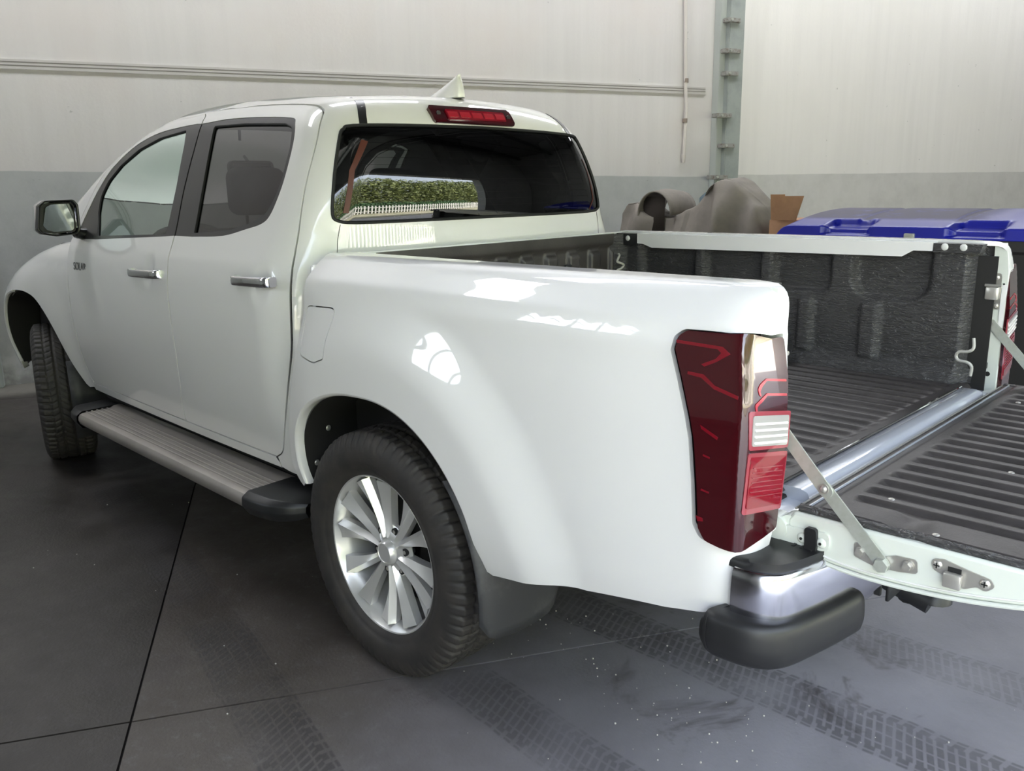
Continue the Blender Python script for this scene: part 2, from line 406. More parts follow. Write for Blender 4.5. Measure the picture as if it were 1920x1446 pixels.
cabp=pch([.40,.46,.50,.56,.70,.90,1.05,1.15,1.20,1.24,1.28,1.45,1.60,1.70,1.80],
         [.790,.818,.832,.848,.878,.897,.893,.878,.862,.842,.822,.745,.678,.630,.570])
roofp=pch([.2,.45,.7,1.0,1.3,1.6,1.85,2.1,2.35,2.6,2.9,3.3],[1.70,1.754,1.782,1.800,1.810,1.808,1.785,1.725,1.628,1.485,1.275,.98])
def S_cab(x,z):
    s=cabp(z)-.012*((x-1.3)/1.1)**2
    for hx in (1.475,.61):
        r=((x-hx)/.042)**2+((z-1.137)/.056)**2
        s=s-.008*np.exp(-r*r*.8)
    return s
def F_cab(x,y,z):
    y=np.abs(y)
    a=y-S_cab(x,z)
    zz=np.maximum(z-1.385,-.07)
    b=(.388+.05*(y/.69)**2+.8*zz*zz)-x
    c=(z-roofp(x)+.035*(y/.6)**2)*.9
    return smax(smax(a,b,.16),c,.09)
bedp=pch([.40,.46,.50,.56,.65,.80,.95,1.08,1.15,1.175,1.21,1.26],
         [.83,.855,.868,.882,.893,.899,.896,.888,.881,.872,.838,.785])
def S_bed(x,z):
    s=bedp(z)
    r=np.hypot(x,z-.38)
    fl=.036*(1-sst(.60,.80,r))
    s=s+fl*(1-sst(1.08,1.17,z))
    s=s-.016*sst(-.75,-1.2,x)
    s=s-.02*sst(.25,.5,x)
    return s
def F_bed(x,y,z):
    y=np.abs(y)
    a=y-S_bed(x,z)
    b=(-1.168-.0*y)-x - .05*sst(.86,1.25,z)*0
    c=z-(1.247)
    return smax(smax(a,b,.10),c,.035)
def S_ff(x,z):
    p=cabp(np.minimum(z,1.1))-.012*((np.minimum(x,2.5)-1.3)/1.1)**2
    r=np.hypot(x-3.06,z-.38)
    p=p+(.020+.022*sst(2.9,3.3,x))*(1-sst(.5,.78,r))*sst(2.42,2.62,x)
    p=p-.05*sst(3.50,3.85,x)
    return p
hoodp=pch([2.2,2.5,2.9,3.3,3.6,3.9],[1.235,1.225,1.19,1.10,.98,.85])
def F_ff(x,y,z):
    a=y-S_ff(x,z)
    c=(z-hoodp(x))*.8
    return smax(a,c,.16)
def F_lamp(x, y, z):
    y = np.abs(y)
    a = y-(S_bed(x, z)+.010)
    b = -1.176+.07*(y-.80)+.11*np.maximum(z-1.035, 0)-x
    return smax(a, b, .022)
def solve(F, O, D, t0, t1, off=0.0, n=34):
    lo = np.full(len(O), t0, float); hi = np.full(len(O), t1, float)
    for _ in range(n):
        m = (lo+hi)/2; P = O+D*m[:, None]; i = F(P[:, 0], P[:, 1], P[:, 2]) < off
        lo = np.where(i, m, lo); hi = np.where(i, hi, m)
    return O+D*((lo+hi)/2)[:, None]
def gradF(F, P):
    e = 1.5e-3; g = np.stack([F(*(P+d).T)-F(*(P-d).T) for d in (np.eye(3)*e)], 1)
    return g/np.linalg.norm(g, axis=1)[:, None]
def map_y(uv): 
    n = len(uv); return np.stack([uv[:, 0], np.full(n, .12), uv[:, 1]], 1), np.tile([0., 1., 0.], (n, 1)), 0.0, 1.2
def map_z(uv):
    n = len(uv); return np.stack([uv[:, 0], uv[:, 1], np.full(n, .9)], 1), np.tile([0., 0., 1.], (n, 1)), 0.0, 1.4
def map_x(uv):   # towards the rear; u = y, v = z
    n = len(uv); return np.stack([np.full(n, 1.2), uv[:, 0], uv[:, 1]], 1), np.tile([-1., 0., 0.], (n, 1)), 0.0, 3.0
def sph(c):
    def f(uv):
        a = np.radians(uv[:, 0]); e = np.radians(uv[:, 1]); n = len(uv)
        return np.tile(np.array(c, float), (n, 1)), np.stack([np.cos(a)*np.cos(e), np.sin(a)*np.cos(e), np.sin(e)], 1), 0.0, 3.2
    return f
def to_sph(c, P):
    P = np.asarray(P, float)-np.array(c); a = np.degrees(np.arctan2(P[:, 1], P[:, 0])); a = np.where(a < -.01, a+360, a)
    return [tuple(q) for q in np.stack([a, np.degrees(np.arctan2(P[:, 2], np.hypot(P[:, 0], P[:, 1])))], 1)]
def panel(name, F, mp, outer, holes, res, mat, parent, off=0.0, depth=.012, mirror=False, bstep=None, **kw):
    bstep = bstep or res*.7
    loops = [dens(outer, bstep)]+[dens(h, bstep) for h in holes]
    if area2(loops[0]) < 0: loops[0] = loops[0][::-1]
    for i in range(1, len(loops)):
        if area2(loops[i]) > 0: loops[i] = loops[i][::-1]
    A = np.array(loops[0]); lo = A.min(0); hi = A.max(0)
    gu = np.arange(lo[0]+res*.5, hi[0], res); gv = np.arange(lo[1]+res*.5, hi[1], res*.87)
    uu, vv = np.meshgrid(gu, gv); uu = uu+(np.arange(len(gv)) % 2)[:, None]*res*.5
    g = np.stack([uu.ravel(), vv.ravel()], 1); g = g[pip(g, loops[0])]
    for h in loops[1:]: g = g[~pip(g, h)]
    for l in loops: g = g[segdist(g, l) > res*.45]
    g = g+rng.uniform(-1, 1, g.shape)*res*.02
    bd = [p for l in loops for p in l]; verts = [Vector(p) for p in bd]+[Vector(p) for p in g]
    faces = []; k = 0
    for l in loops: faces.append(list(range(k, k+len(l)))); k += len(l)
    vo, eo, fo, ov, oe, of = delaunay_2d_cdt(verts, [], faces, 0, 1e-6)
    uv = np.array([tuple(v) for v in vo]); O, D, t0, t1 = mp(uv)
    P = solve(F, O, D, t0, t1, off); N = gradF(F, P)
    tri = np.array([tuple(f) for f in fo]); cen = uv[tri].mean(1); ok = pip(cen, loops[0])
    for h in loops[1:]: ok &= ~pip(cen, h)
    tri = [tuple(f) for f in tri[ok]]
    # orient faces along N
    T = np.array([f[:3] for f in tri]); fn = np.cross(P[T[:, 1]]-P[T[:, 0]], P[T[:, 2]]-P[T[:, 0]]); sgn = np.sum(fn*N[T[:, 0]], 1)
    tri = [f if s > 0 else f[::-1] for f, s in zip(tri, sgn)]
    V = [P]; NN = [N]; base = len(P)
    if depth:
        # boundary edges = used once
        cnt = {}
        for f in tri:
            for i in range(len(f)):
                a, b = f[i], f[(i+1) % len(f)]; cnt[(a, b)] = 1
        be = [(a, b) for (a, b) in cnt if (b, a) not in cnt]
        idx = sorted({a for e in be for a in e}); mpv = {v: i for i, v in enumerate(idx)}
        side = np.zeros((len(idx), 3))
        for a, b in be:
            s = np.cross(P[b]-P[a], N[a]); s /= (np.linalg.norm(s)+1e-12); side[mpv[a]] += s; side[mpv[b]] += s
        side /= (np.linalg.norm(side, axis=1)[:, None]+1e-12)
        PB = P[idx]; NB = N[idx]
        V += [PB, PB-NB*depth]; NN += [side, side]; n = len(idx)
        for a, b in be:
            i, j = mpv[a], mpv[b]; tri.append((base+i, base+n+i, base+n+j, base+j))
    V = np.concatenate(V); NN = np.concatenate(NN)
    o = mk(name, V, tri, mat, parent, N=NN, **kw)
    if mirror:
        V2 = V*np.array([1, -1, 1]); N2 = NN*np.array([1, -1, 1])
        o2 = mk(name, V2, [f[::-1] for f in tri], mat, parent, N=N2, **kw); return o, o2
    return o
def side_pts(F, xz, mp=map_y):
    O, D, t0, t1 = mp(np.array(xz, float)); return solve(F, O, D, t0, t1)
def insetpoly(poly, d):
    """shift a closed polygon inwards by d"""
    P = np.array(poly, float); s = 1 if area2(P) > 0 else -1; out = []
    for i in range(len(P)):
        a = P[i]-P[i-1]; b = P[(i+1) % len(P)]-P[i]; a /= np.linalg.norm(a)+1e-12; b /= np.linalg.norm(b)+1e-12
        na = np.array([-a[1], a[0]])*s; nb = np.array([-b[1], b[0]])*s; m = na+nb; L = m@m
        out.append(tuple(P[i]+m*(2*d/L if L > .5 else d)))
    return out
def arc_rel(x, z, c, r):  # helper for arches
    return math.hypot(x-c[0], z-c[1]) < r
# ================================================================== the pickup truck
truck = empty('pickup_truck', (0, 0, 0), 'glossy white double-cab pickup truck with lowered tailgate, parked on the stained concrete floor', 'truck')
CC = (1.3, 0.0, 1.2); BC = (-.4, .3, .85)
gapl = [(1.425, 1.706), (1.388, 1.46), (1.335, 1.277), (1.318, 1.20), (1.303, 1.143), (1.289, 1.04), (1.278, .96), (1.276, .836), (1.303, .70), (1.343, .625), (1.376, .532)]
gapl = cr([(1.472, 1.750)]+gapl, 4)
fd_top = cr([(2.448, 1.228), (2.43, 1.30), (2.405, 1.37), (2.365, 1.455), (2.295, 1.548), (2.22, 1.615), (2.11, 1.676), (1.97, 1.722), (1.754, 1.745), (1.472, 1.750)], 5)
fd_front = cr([(2.40, .530), (2.432, .545), (2.440, .60), (2.437, .714), (2.434, .85), (2.430, 1.0), (2.434, 1.105), (2.448, 1.228)], 4)
front_outer = fd_top[:-1]+gapl[:-1]+[(1.378, .530)]+fd_front[:-1]
k0 = min(range(len(gapl)), key=lambda i: abs(gapl[i][1]-1.277)); k1 = min(range(len(gapl)), key=lambda i: abs(gapl[i][1]-1.708))
fblack = cr([(2.402, 1.255), (2.372, 1.35), (2.32, 1.452), (2.235, 1.548), (2.11, 1.62), (1.99, 1.662), (1.817, 1.693), (1.609, 1.705), (1.430, 1.709)], 5)[:-1]+gapl[k1:k0+1]+[(1.412, 1.272), (2.129, 1.24), (2.395, 1.236)]
fglass = fillet([(2.132, 1.254), (2.225, 1.353), (2.262, 1.43), (2.225, 1.50), (2.13, 1.566), (1.976, 1.63), (1.784, 1.670), (1.541, 1.688), (1.513, 1.632), (1.46, 1.463), (1.415, 1.279)], [.01]+[.08]*6+[.012, .2, .2, .01])
sh = lambda pts, dx: [(x+dx, z) for x, z in pts]
rgap = sh(gapl, -.009)
rd_rear = cr([(.95, 1.742), (.832, 1.734), (.682, 1.721), (.612, 1.706), (.577, 1.676), (.548, 1.587), (.534, 1.468), (.520, 1.367), (.508, 1.267), (.500, 1.168), (.498, .964), (.515, .83), (.545, .705), (.585, .60), (.614, .557), (.66, .531)], 5)
rear_outer = [(x-.008, z+.003) for x, z in [(1.472, 1.750)]]+[(1.282, 1.753), (1.066, 1.747)]+rd_rear+[(1.366, .530)]+rgap[::-1][1:-1]
rblack = rgap[k1:k0+1]+cr([(1.181, 1.277), (.95, 1.286), (.80, 1.312), (.71, 1.331), (.672, 1.358), (.655, 1.418), (.651, 1.487), (.663, 1.592), (.693, 1.66), (.742, 1.684), (.993, 1.703), (1.22, 1.711)], 4)
rglass = fillet([(1.298, 1.690), (1.049, 1.684), (.761, 1.666), (.705, 1.65), (.68, 1.583), (.671, 1.487), (.676, 1.427), (.699, 1.37), (.753, 1.340), (.916, 1.306), (1.179, 1.289)], [.01, .2, .05, .04]+[.08]*5+[.1, .01])
def door(name, outer, black, glass, gm, tri):
    L, R = [], []
    for sgn, box_ in ((1, L), (-1, R)): pass
    o = panel(name, F_cab, map_y, outer, [black], .018, paint, truck, depth=.02, mirror=True)
    for oo, s in zip(o, (1, -1)):
        pass
    tr = panel_pair('window_surround', black, [glass], blk_gloss, o, -.002, .014)
    gl = panel_pair('window_glass', insetpoly(glass, -.004), [], gm, o, -.011, .003)
    low = [p for p in outer if p[1] < 1.25]
    return o
def panel_pair(name, outer, holes, mat, parents, off, depth, F=F_cab, mp=map_y, res=.02, **kw):
    a = panel(name, F, mp, outer, holes, res, mat, parents[0], off=off, depth=depth, mirror=True, **kw)
    a[1].parent = parents[1]; return a
fdoors = door('front_door', front_outer, fblack, fglass, glass_front, None)
rdoors = door('rear_door', rear_outer, rblack, rglass, glass_priv, None)
for o, t in zip(fdoors+rdoors, ('left', 'right')*2): pass
# inner door cards (dark), below the window line
panel_pair('door_card', [(2.42, .54), (2.42, 1.225), (1.30, 1.265), (1.29, .54)], [], cloth_dark, fdoors, -.055, 0, res=.05)
panel_pair('door_card', [(1.28, .54), (1.30, 1.268), (.66, 1.32), (.56, 1.20), (.60, .54)], [], cloth_dark, rdoors, -.055, 0, res=.05)
# thin gap between B pillar pieces and seals of the windows
for doors, gl in ((fdoors, fglass), (rdoors, rglass)):
    for d, s in zip(doors, (1, -1)):
        b = B(); P = side_pts(F_cab, dens(gl, .03)); P = P-gradF(F_cab, P)*.007
        tube(b, [(p[0], p[1]*s, p[2]) for p in P], .0045, 6, True); bmk('window_seal', b, blk_gap, d)
# door handles
def handle(d, x0, x1, z, s):
    b = B(); yc = float(side_pts(F_cab, [((x0+x1)/2, z)])[0, 1])
    path = [(x0, yc-.004, z+.001), (x0+.004, yc+.020, z+.001), (x0+.03, yc+.032, z), ((x0+x1)/2, yc+.036, z-.002), (x1-.05, yc+.034, z-.004), (x1-.004, yc+.026, z-.005), (x1, yc-.002, z-.005)]
    path = cr(path, 5); P = []
    for i, p in enumerate(path):
        hw = .0165; P.append([(p[0], (p[1]+.006*math.cos(t)+(-.0)), p[2]+hw*np.sign(math.sin(t))*abs(math.sin(t))**.6) for t in np.linspace(0, 2*math.pi, 17)[:-1]])
    P = np.array(P)*np.array([1, s, 1]); gridm('door_handle', P, chrome, d, cv=True, flip=s < 0, thick=0)
    b = B(); box(b, ((x0+x1)/2-.11, (yc-.004)*s, z-.018), ((x0+x1)/2+.11, (yc+.006)*s, z+.018), 0)if False else None; b.free()
for d, s in zip(fdoors, (1, -1)): handle(d, 1.352, 1.628, 1.130, s)
for d, s in zip(rdoors, (1, -1)): handle(d, .528, .762, 1.152, s)
# lettering on the front door
def text(name, body, loc, size, mat, parent, rot, extr=.0006, shear=0):
    c = bpy.data.curves.new(name, 'FONT'); c.body = body; c.size = size; c.extrude = extr; c.shear = shear; c.align_x = 'CENTER'; c.align_y = 'CENTER'
    o = bpy.data.objects.new(name+'_tmp', c); COL.objects.link(o); bpy.context.view_layer.update()
    me = bpy.data.meshes.new_from_object(o.evaluated_get(bpy.context.evaluated_depsgraph_get())); bpy.data.objects.remove(o)
    me.transform(Matrix.Translation(loc) @ rot.to_4x4()); me.materials.clear(); me.materials.append(mat)
    q = bpy.data.objects.new(name, me); link(q, parent, kind=None); return q
ly = float(side_pts(F_cab, [(2.24, 1.11)])[0, 1])
rotL = Matrix(((-1, 0, 0), (0, 0, 1), (0, 1, 0)))
text('lettering', 'SOLAR', (2.262, ly+.001, 1.112), .052, pmat('grey_letter_chrome', (.10, .10, .10), .3), fdoors[0], rotL, .001, .25).scale = (1, 1, 1)
# ---- cab shell: pillars, rear wall and corners, with the rear window opening
def s3(pts): return [tuple(p) for p in side_pts(F_cab, pts)]
def z3(pts): return [tuple(p) for p in side_pts(F_cab, pts, map_z)]
def x3(pts, F=F_cab): return [tuple(p) for p in side_pts(F, pts, map_x)]
out_side = insetpoly([(2.455, 1.232)]+fd_top[1:-1]+[(1.472, 1.7505), (1.282, 1.753), (1.066, 1.747)]+rd_rear+[(.66, .40), (2.46, .40)], -.005)
n_ = len(out_side)-2
cut = out_side[:n_]
left = s3(cut)+s3([(.652, .489), (.47, .489)])
left = [(2.452, left[0][1], 1.24)]+left[1:]
rear_bottom = [(.42, .70, .52), (.40, .5, .60), (.39, 0, .60)]
inner_l = z3([(.60, .48), (1.2, .505), (1.9, .53), (2.1, .575), (2.35, .635), (2.6, .69)])
lpts = to_sph(CC, left); bpts = to_sph(CC, rear_bottom); ipts = to_sph(CC, inner_l)
mir = lambda q: [(360-a, e) for a, e in q]
roof_rear = to_sph(CC, z3([(.60, .48), (.60, .3), (.60, .1), (.60, 0)]))
outer = lpts+bpts[:-1]+[(180, bpts[-1][1])]+mir(bpts[:-1])[::-1]+mir(lpts)[::-1]+mir(ipts)[::-1]+mir(roof_rear)[1:]+roof_rear[::-1][1:-1]+ipts
glass_yz = cr([(.655, 1.345), (.672, 1.42), (.655, 1.52), (.600, 1.615)], 4)[:-1]
rw = [(0, 1.332), (.35, 1.331), (.60, 1.332), (.668, 1.340), (.684, 1.362), (.672, 1.43), (.645, 1.52), (.606, 1.612), (.588, 1.634), (.555, 1.645), (.35, 1.652), (0, 1.656)]
rw = cr(rw, 3)
rwin = rw+[(-y, z) for y, z in rw[::-1][1:-1]]
rwin_s = to_sph(CC, x3(rwin))
shell = panel('cab_shell', F_cab, sph(CC), outer, [rwin_s], 1.3, paint, truck, depth=.02, bstep=1.0)
roof_o = [(.60, .48), (1.2, .505), (1.9, .53), (1.93, .3), (1.94, 0), (1.93, -.3), (1.9, -.53), (1.2, -.505), (.60, -.48)]
roof = panel('roof_panel', F_cab, map_z, roof_o, [], .04, paint, truck, depth=.01)
ws_o = [(1.915, .525), (2.1, .575), (2.35, .635), (2.6, .69), (2.68, .5), (2.74, .25), (2.76, 0), (2.74, -.25), (2.68, -.5), (2.6, -.69), (2.35, -.635), (2.1, -.575), (1.915, -.525), (1.95, -.25), (1.955, 0), (1.95, .25)]
panel('windshield', F_cab, map_z, ws_o, [], .05, glass_front, truck, off=-.004, depth=.004)
# grey lining inside the pillars and roof
panel('headlining', F_cab, sph(CC), outer, [rwin_s], 3.0, headliner, shell, off=-.024, depth=0)
panel('headlining', F_cab, map_z, insetpoly(roof_o, -.02), [], .08, headliner, roof, off=-.03, depth=0)
# rear window
rg_map = map_x
rear_glass = panel('rear_window', F_cab, map_x, insetpoly(rwin, .003), [], .03, glass_rear, truck, off=-.003, depth=.004)
b = B(); P = side_pts(F_cab, dens(rwin, .03), map_x); P = P+gradF(F_cab, P)*.0005; tube(b, P, .0055, 6, True); bmk('rubber_surround', b, blk_gap, rear_glass)
for s in (1, -1):
    hb = [(s*.650, 1.364), (s*.631, 1.364), (s*.592, 1.50), (s*.522, 1.594), (s*.545, 1.600), (s*.610, 1.50)] if s > 0 else [(-.602, 1.345), (-.628, 1.385), (-.600, 1.50), (-.575, 1.55), (-.583, 1.55), (-.608, 1.50), (-.638, 1.385), (-.604, 1.338)]
    panel('heater_bar', F_cab, map_x, hb, [], .02, copper, rear_glass, off=-.0015, depth=0)
b = B()
for k in range(11):
    z = 1.375+k*.024; P = side_pts(F_cab, [(y, z) for y in np.linspace(-.60, .60, 9)], map_x)-np.array([-.010, 0, 0])
    tube(b, P, .0006, 3)
bmk('heater_wire', b, pmat('heater_wire_metal', (.12, .10, .09), .5), rear_glass, kind='stuff')
# drip mouldings at the rear of the roof
for s in (1, -1):
    pl = cr([(.535, 1.652), (.525, 1.68), (.508, 1.71), (.49, 1.735)], 4); wdt = .014
    q = [(y*s, z) for y, z in pl]+[((y-wdt*2)*s, z+.001) for y, z in pl[::-1]]
    o1 = panel('roof_moulding', F_cab, map_x, q, [], .012, blk_gloss, truck, off=.0015, depth=.01)
    zz_ = [(.60, .475*s), (.85, .49*s), (.85, .465*s), (.60, .449*s)]
    q2 = z3([(.52, .492*s), (.60, .478*s), (.8, .487*s), (1.8, .53*s)])
    b = B(); tube(b, [(p[0], p[1], p[2]-.006) for p in q2[:2]], .008, 6); bmk('moulding_strip', b, blk_gloss, o1)
# panel joint below the rear window corner
for s in (1, -1):
    P = side_pts(F_cab, [(s*y, z) for y, z in [(.662, 1.328), (.675, 1.28), (.682, 1.22)]], map_x); b = B(); tube(b, P-np.array([.0, 0, 0]), .0012, 4); bmk('body_seam', b, blk_gap, shell)
# high-level brake lamp
bl = [(.225, 1.668), (-.163, 1.668), (-.172, 1.678), (-.170, 1.722), (-.160, 1.730), (.226, 1.728), (.236, 1.72), (.233, 1.677)]
brake = panel('high_brake_lamp', F_cab, map_x, fillet(bl, .006), [], .015, red_dark, truck, off=.012, depth=.022)
bi = fillet([(.168, 1.679), (-.122, 1.682), (-.126, 1.716), (.170, 1.716)], .006)
panel('brake_lens', F_cab, map_x, bi, [], .012, red_mid, brake, off=.017, depth=.006)
for k in range(5):
    y = .142-k*.059; panel('brake_segment', F_cab, map_x, [(y-.024, 1.688), (y+.024, 1.688), (y+.024, 1.708), (y-.024, 1.708)], [], .012, red_hot, brake, off=.0185, depth=.002)
for y in (.203, -.148):
    c = side_pts(F_cab, [(y, 1.699)], map_x)[0]; b = B(); cyl(b, c-np.array([.013, 0, 0]), c-np.array([.0175, 0, 0]), .009, n=14); bmk('screw', b, blk, brake)
# shark fin antenna
P = []
for t in np.linspace(0, 1, 9):
    z = 1.772+.085*t; x0 = .80-.235*t**.75; x1 = .552+.02*(t**2); wd = .034*(1-t)**.7+.004
    P.append([((x0+x1)/2+(x0-x1)/2*math.cos(a), wd*np.sign(math.sin(a))*abs(math.sin(a))**.8, z) for a in np.linspace(0, 2*math.pi, 25)[:-1]])
P.append([((.565+.57)/2, 0, 1.858)]*24)
gridm('antenna_fin', P, paint, truck, cv=True, flip=True)
# sills below the doors
panel('side_sill', F_cab, map_y, [(.655, .485), (2.455, .485), (2.47, .524), (.67, .524)], [], .02, paint, truck, depth=.05, mirror=True)
# ---- front wings and bonnet
FC = (3.05, 0.0, .70)
arch_f = cr([(3.50, .50), (3.515, .58), (3.525, .66), (3.515, .75), (3.47, .84), (3.39, .90), (3.285, .93), (3.17, .945), (3.05, .943), (2.93, .920), (2.82, .868), (2.72, .79), (2.64, .69), (2.575, .58), (2.53, .505)], 4)
F_front = lambda x, y, z: smax(F_ff(x, np.abs(y), z), x-3.93, .35)
def f3(pts): return [tuple(p) for p in side_pts(F_front, pts)]
fo = f3([(2.447, .50)]+[(x+.007, z) for x, z in fd_front[3:]]+[(2.46, 1.232)])
fo += [tuple(p) for p in side_pts(F_front, [(2.52, .70), (2.8, .70), (3.2, .68), (3.5, .64), (3.7, .58)], map_z)]
fo += [(3.90, .55, .80), (3.90, .5, .50)]
fo += f3([(3.66, .45), (3.52, .45)])+f3([p for p in arch_f])+f3([(2.51, .49)])
fs = to_sph(FC, fo)
panel('front_wing', F_front, sph(FC), fs, [], 1.6, paint, truck, depth=.03, mirror=True, bstep=1.2)
panel('bonnet', F_front, map_z, [(2.52, .695), (2.8, .695), (3.2, .675), (3.5, .635), (3.7, .575), (3.74, 0), (3.7, -.575), (3.5, -.635), (3.2, -.675), (2.8, -.695), (2.52, -.695)], [], .05, paint, truck, depth=.02)
for s in (1, -1):
    P = side_pts(F_front, arch_f[:26]); b = B(); tube(b, [(p[0]+.004, (p[1]-.010)*s, p[2]) for p in P], .011, 8); bmk('arch_lip', b, paint, truck)
b = B(); box(b, (3.66, -.60, .42), (3.86, .60, .98), .08, 3); bmk('front_bumper', b, paint, truck)
b = B(); box(b, (2.50, -.78, 1.16), (2.80, .78, 1.20), .01); bmk('cowl_cover', b, blk, truck)
# ---- door mirror
def mirror(s):
    OUT = [(1.030, 1.290), (1.012, 1.395), (.985, 1.415), (.862, 1.418), (.845, 1.395), (.848, 1.285), (.86, 1.262), (.955, 1.255), (1.010, 1.266)]
    O = fillet(OUT, .02, 4); c = np.array([.94, 1.337]); n = len(O)
    def ring(x, k, dy=0): return [(x, (c[0]+(p[0]-c[0])*k+dy)*s, c[1]+(p[1]-c[1])*k) for p in O]
    body = gridm('door_mirror', [ring(2.275, .90), ring(2.262, .985), ring(2.268, 1.0), ring(2.30, 1.0)], blk_gloss, truck, cv=True, flip=s > 0)
    gridm('mirror_cap', [ring(2.30, 1.0), ring(2.305, 1.012), ring(2.34, .99), ring(2.375, .90), ring(2.40, .72), ring(2.415, .4), ring(2.418, .02)], chrome, body, cv=True, flip=s > 0)
    gl = fillet([(1.000, 1.305), (.985, 1.385), (.965, 1.397), (.885, 1.400), (.872, 1.385), (.872, 1.285), (.885, 1.278), (.955, 1.275), (.985, 1.285)], .012, 4)
    b = B(); prism(b, gl, lambda y, z: Vector((2.271-(.94-y)*.06-(z-1.337)*.24, y*s, z)), lambda y, z: Vector((2.283-(.94-y)*.06-(z-1.337)*.24, y*s, z))); bmk('mirror_glass', b, mirror_m, body)
    b = B(); prism(b, insetpoly(OUT, .012), lambda y, z: Vector((2.287, y*s, z)), lambda y, z: Vector((2.30, y*s, z))); bmk('mirror_back', b, blk, body)
    b = B(); P = [(2.31, .86*s, 1.268), (2.315, .835*s, 1.262), (2.32, .80*s, 1.255)]; tube(b, P, [.024, .026, .034], 12); bmk('mirror_arm', b, blk_gloss, body)
for s in (1, -1): mirror(s)
# ---- cargo bed outer side
def bs(pts): return [tuple(p) for p in side_pts(F_bed, pts)]
arch = [(.485*math.cos(a), .385+.485*math.sin(a)) for a in np.linspace(math.radians(14), math.radians(167), 46)]
arch = [(x*(.83 if x > 0 else .955)+(0 if x > 0 else 0), z) for x, z in arch]
arch = cr([(.385, .512), (.397, .56), (.398, .62), (.385, .68), (.352, .74), (.30, .79), (.225, .832), (.13, .861), (.03, .872), (-.07, .872), (-.16, .855), (-.24, .822), (-.31, .775), (-.37, .715), (-.415, .645), (-.440, .57), (-.452, .505), (-.460, .484)], 4)
gapb = cr([(.335, 1.235), (.333, 1.16), (.334, 1.08), (.343, .985), (.362, .886), (.395, .78), (.425, .68), (.440, .60), (.438, .545), (.42, .508)], 3)
bo = [(.335, .70, 1.247)]+bs(gapb)+bs([(.405, .496)])+bs(arch)+bs([(-.49, .476), (-.544, .486), (-.781, .527), (-.994, .563), (-1.10, .588)])
bo += [(-1.158, .80, .655), (-1.168, .775, .70), (-1.168, .757, .742), (-1.168, .742, .80), (-1.168, .735, .95), (-1.168, .730, 1.07), (-1.168, .742, 1.15), (-1.168, .740, 1.20), (-1.160, .735, 1.232), (-1.135, .722, 1.246)]
bo += [(x, .70, 1.247) for x in np.linspace(-1.08, .2, 10)]
bsph = to_sph(BC, bo)
fuel = fillet([(.318, 1.100), (.138, 1.107), (.164, 1.01), (.170, .955), (.226, .936), (.315, .950)], [.03, .028, .09, .02, .05, .02])
lamp3 = bs([(-.993, 1.12), (-.998, 1.148), (-1.018, 1.163), (-1.06, 1.164), (-1.11, 1.163)])+[(-1.168, .80, 1.158), (-1.168, .748, 1.155), (-1.168, .733, 1.07), (-1.168, .735, .90), (-1.168, .748, .757), (-1.168, .80, .748)]+bs([(-1.11, .742), (-1.078, .748), (-1.062, .775), (-1.056, .86), (-1.045, .95), (-1.035, .99), (-1.010, 1.07)])
lamp_s = to_sph(BC, lamp3); lamp_s = fillet(lamp_s, 1.0, 3)
beds = panel('bed_side', F_bed, sph(BC), bsph, [to_sph(BC, bs(fuel)), lamp_s], 1.25, paint, truck, depth=.014, mirror=True, bstep=.9)
panel_pair('fuel_door', insetpoly(fuel, .004), [], paint, beds, -.0005, .014, F=F_bed)
beds[1]
# arch lips
for d, s in zip(beds, (1, -1)):
    P = side_pts(F_bed, arch); G1 = P.copy(); G1[:, 1] -= .004; cx = np.array([0, 0, .38]); dirv = P-np.array([0, 1, 0])*P[:, 1:2]-cx; dirv[:, 1] = 0; dirv /= np.linalg.norm(dirv, axis=1)[:, None]
    rows = [P, P-dirv*.006+np.array([0, -.003, 0]), P-dirv*.010+np.array([0, -.012, 0]), P-dirv*.010+np.array([0, -.03, 0])]
    gridm('arch_lip', np.array([r*np.array([1, s, 1]) for r in rows]), paint, d, flip=s < 0)
# tail lamps: glossy dark red housing wrapping the corner
F_l = F_lamp
lo_in = insetpoly(lamp_s, .35)
lamps = panel('tail_lamp', F_lamp, sph(BC), lo_in, [], .62, red_dark, truck, depth=.03, mirror=True, bstep=.7)
def lampsub(name, yz, mat, off, depth, res=.012):
    O = fillet(yz, .006, 3); return panel_pair(name, O, [], mat, lamps, off, depth, F=F_lamp, mp=map_x, res=res)
lampsub('lens_border', [(.878, 1.025), (.735, 1.00), (.737, .925), (.875, .948)], lens_edge, .0015, .004)
lampsub('reversing_lens', [(.868, 1.015), (.742, .993), (.743, .932), (.868, .955)], lens_clear, .003, .004)
for k in range(4):
    lampsub('lens_rib', [(.862, 1.000-k*.0125), (.748, .981-k*.0125), (.748, .9765-k*.0125), (.862, .9955-k*.0125)], lens_rib_m, .0050, .002)
lampsub('lens_border', [(.876, .943), (.738, .918), (.752, .800), (.886, .822)], lens_edge, .0015, .004)
lampsub('indicator_lens', [(.869, .934), (.745, .911), (.757, .812), (.878, .832)], red_mid, .003, .004)
for k in range(7):
    lampsub('lens_rib', [(.862+k*.001, .912-k*.0095), (.758, .893-k*.0095), (.758, .8915-k*.0095), (.862+k*.001, .9105-k*.0095)], lens_edge, .0045, .002)
for dz, r0 in ((0, .0), (-.028, .012)):
    U_ = [(.752, 1.066+dz-.0*r0), (.820, 1.078+dz), (.842, 1.078+dz-.008), (.850+r0, 1.062+dz), (.846+r0, 1.050+dz)]
    lo_ = [(p[0]-.007 if i_ > 1 else p[0], p[1]-.005) for i_, p in enumerate(U_)]
    lampsub('light_guide', U_+lo_[::-1], red_hot, .0012, .0015)
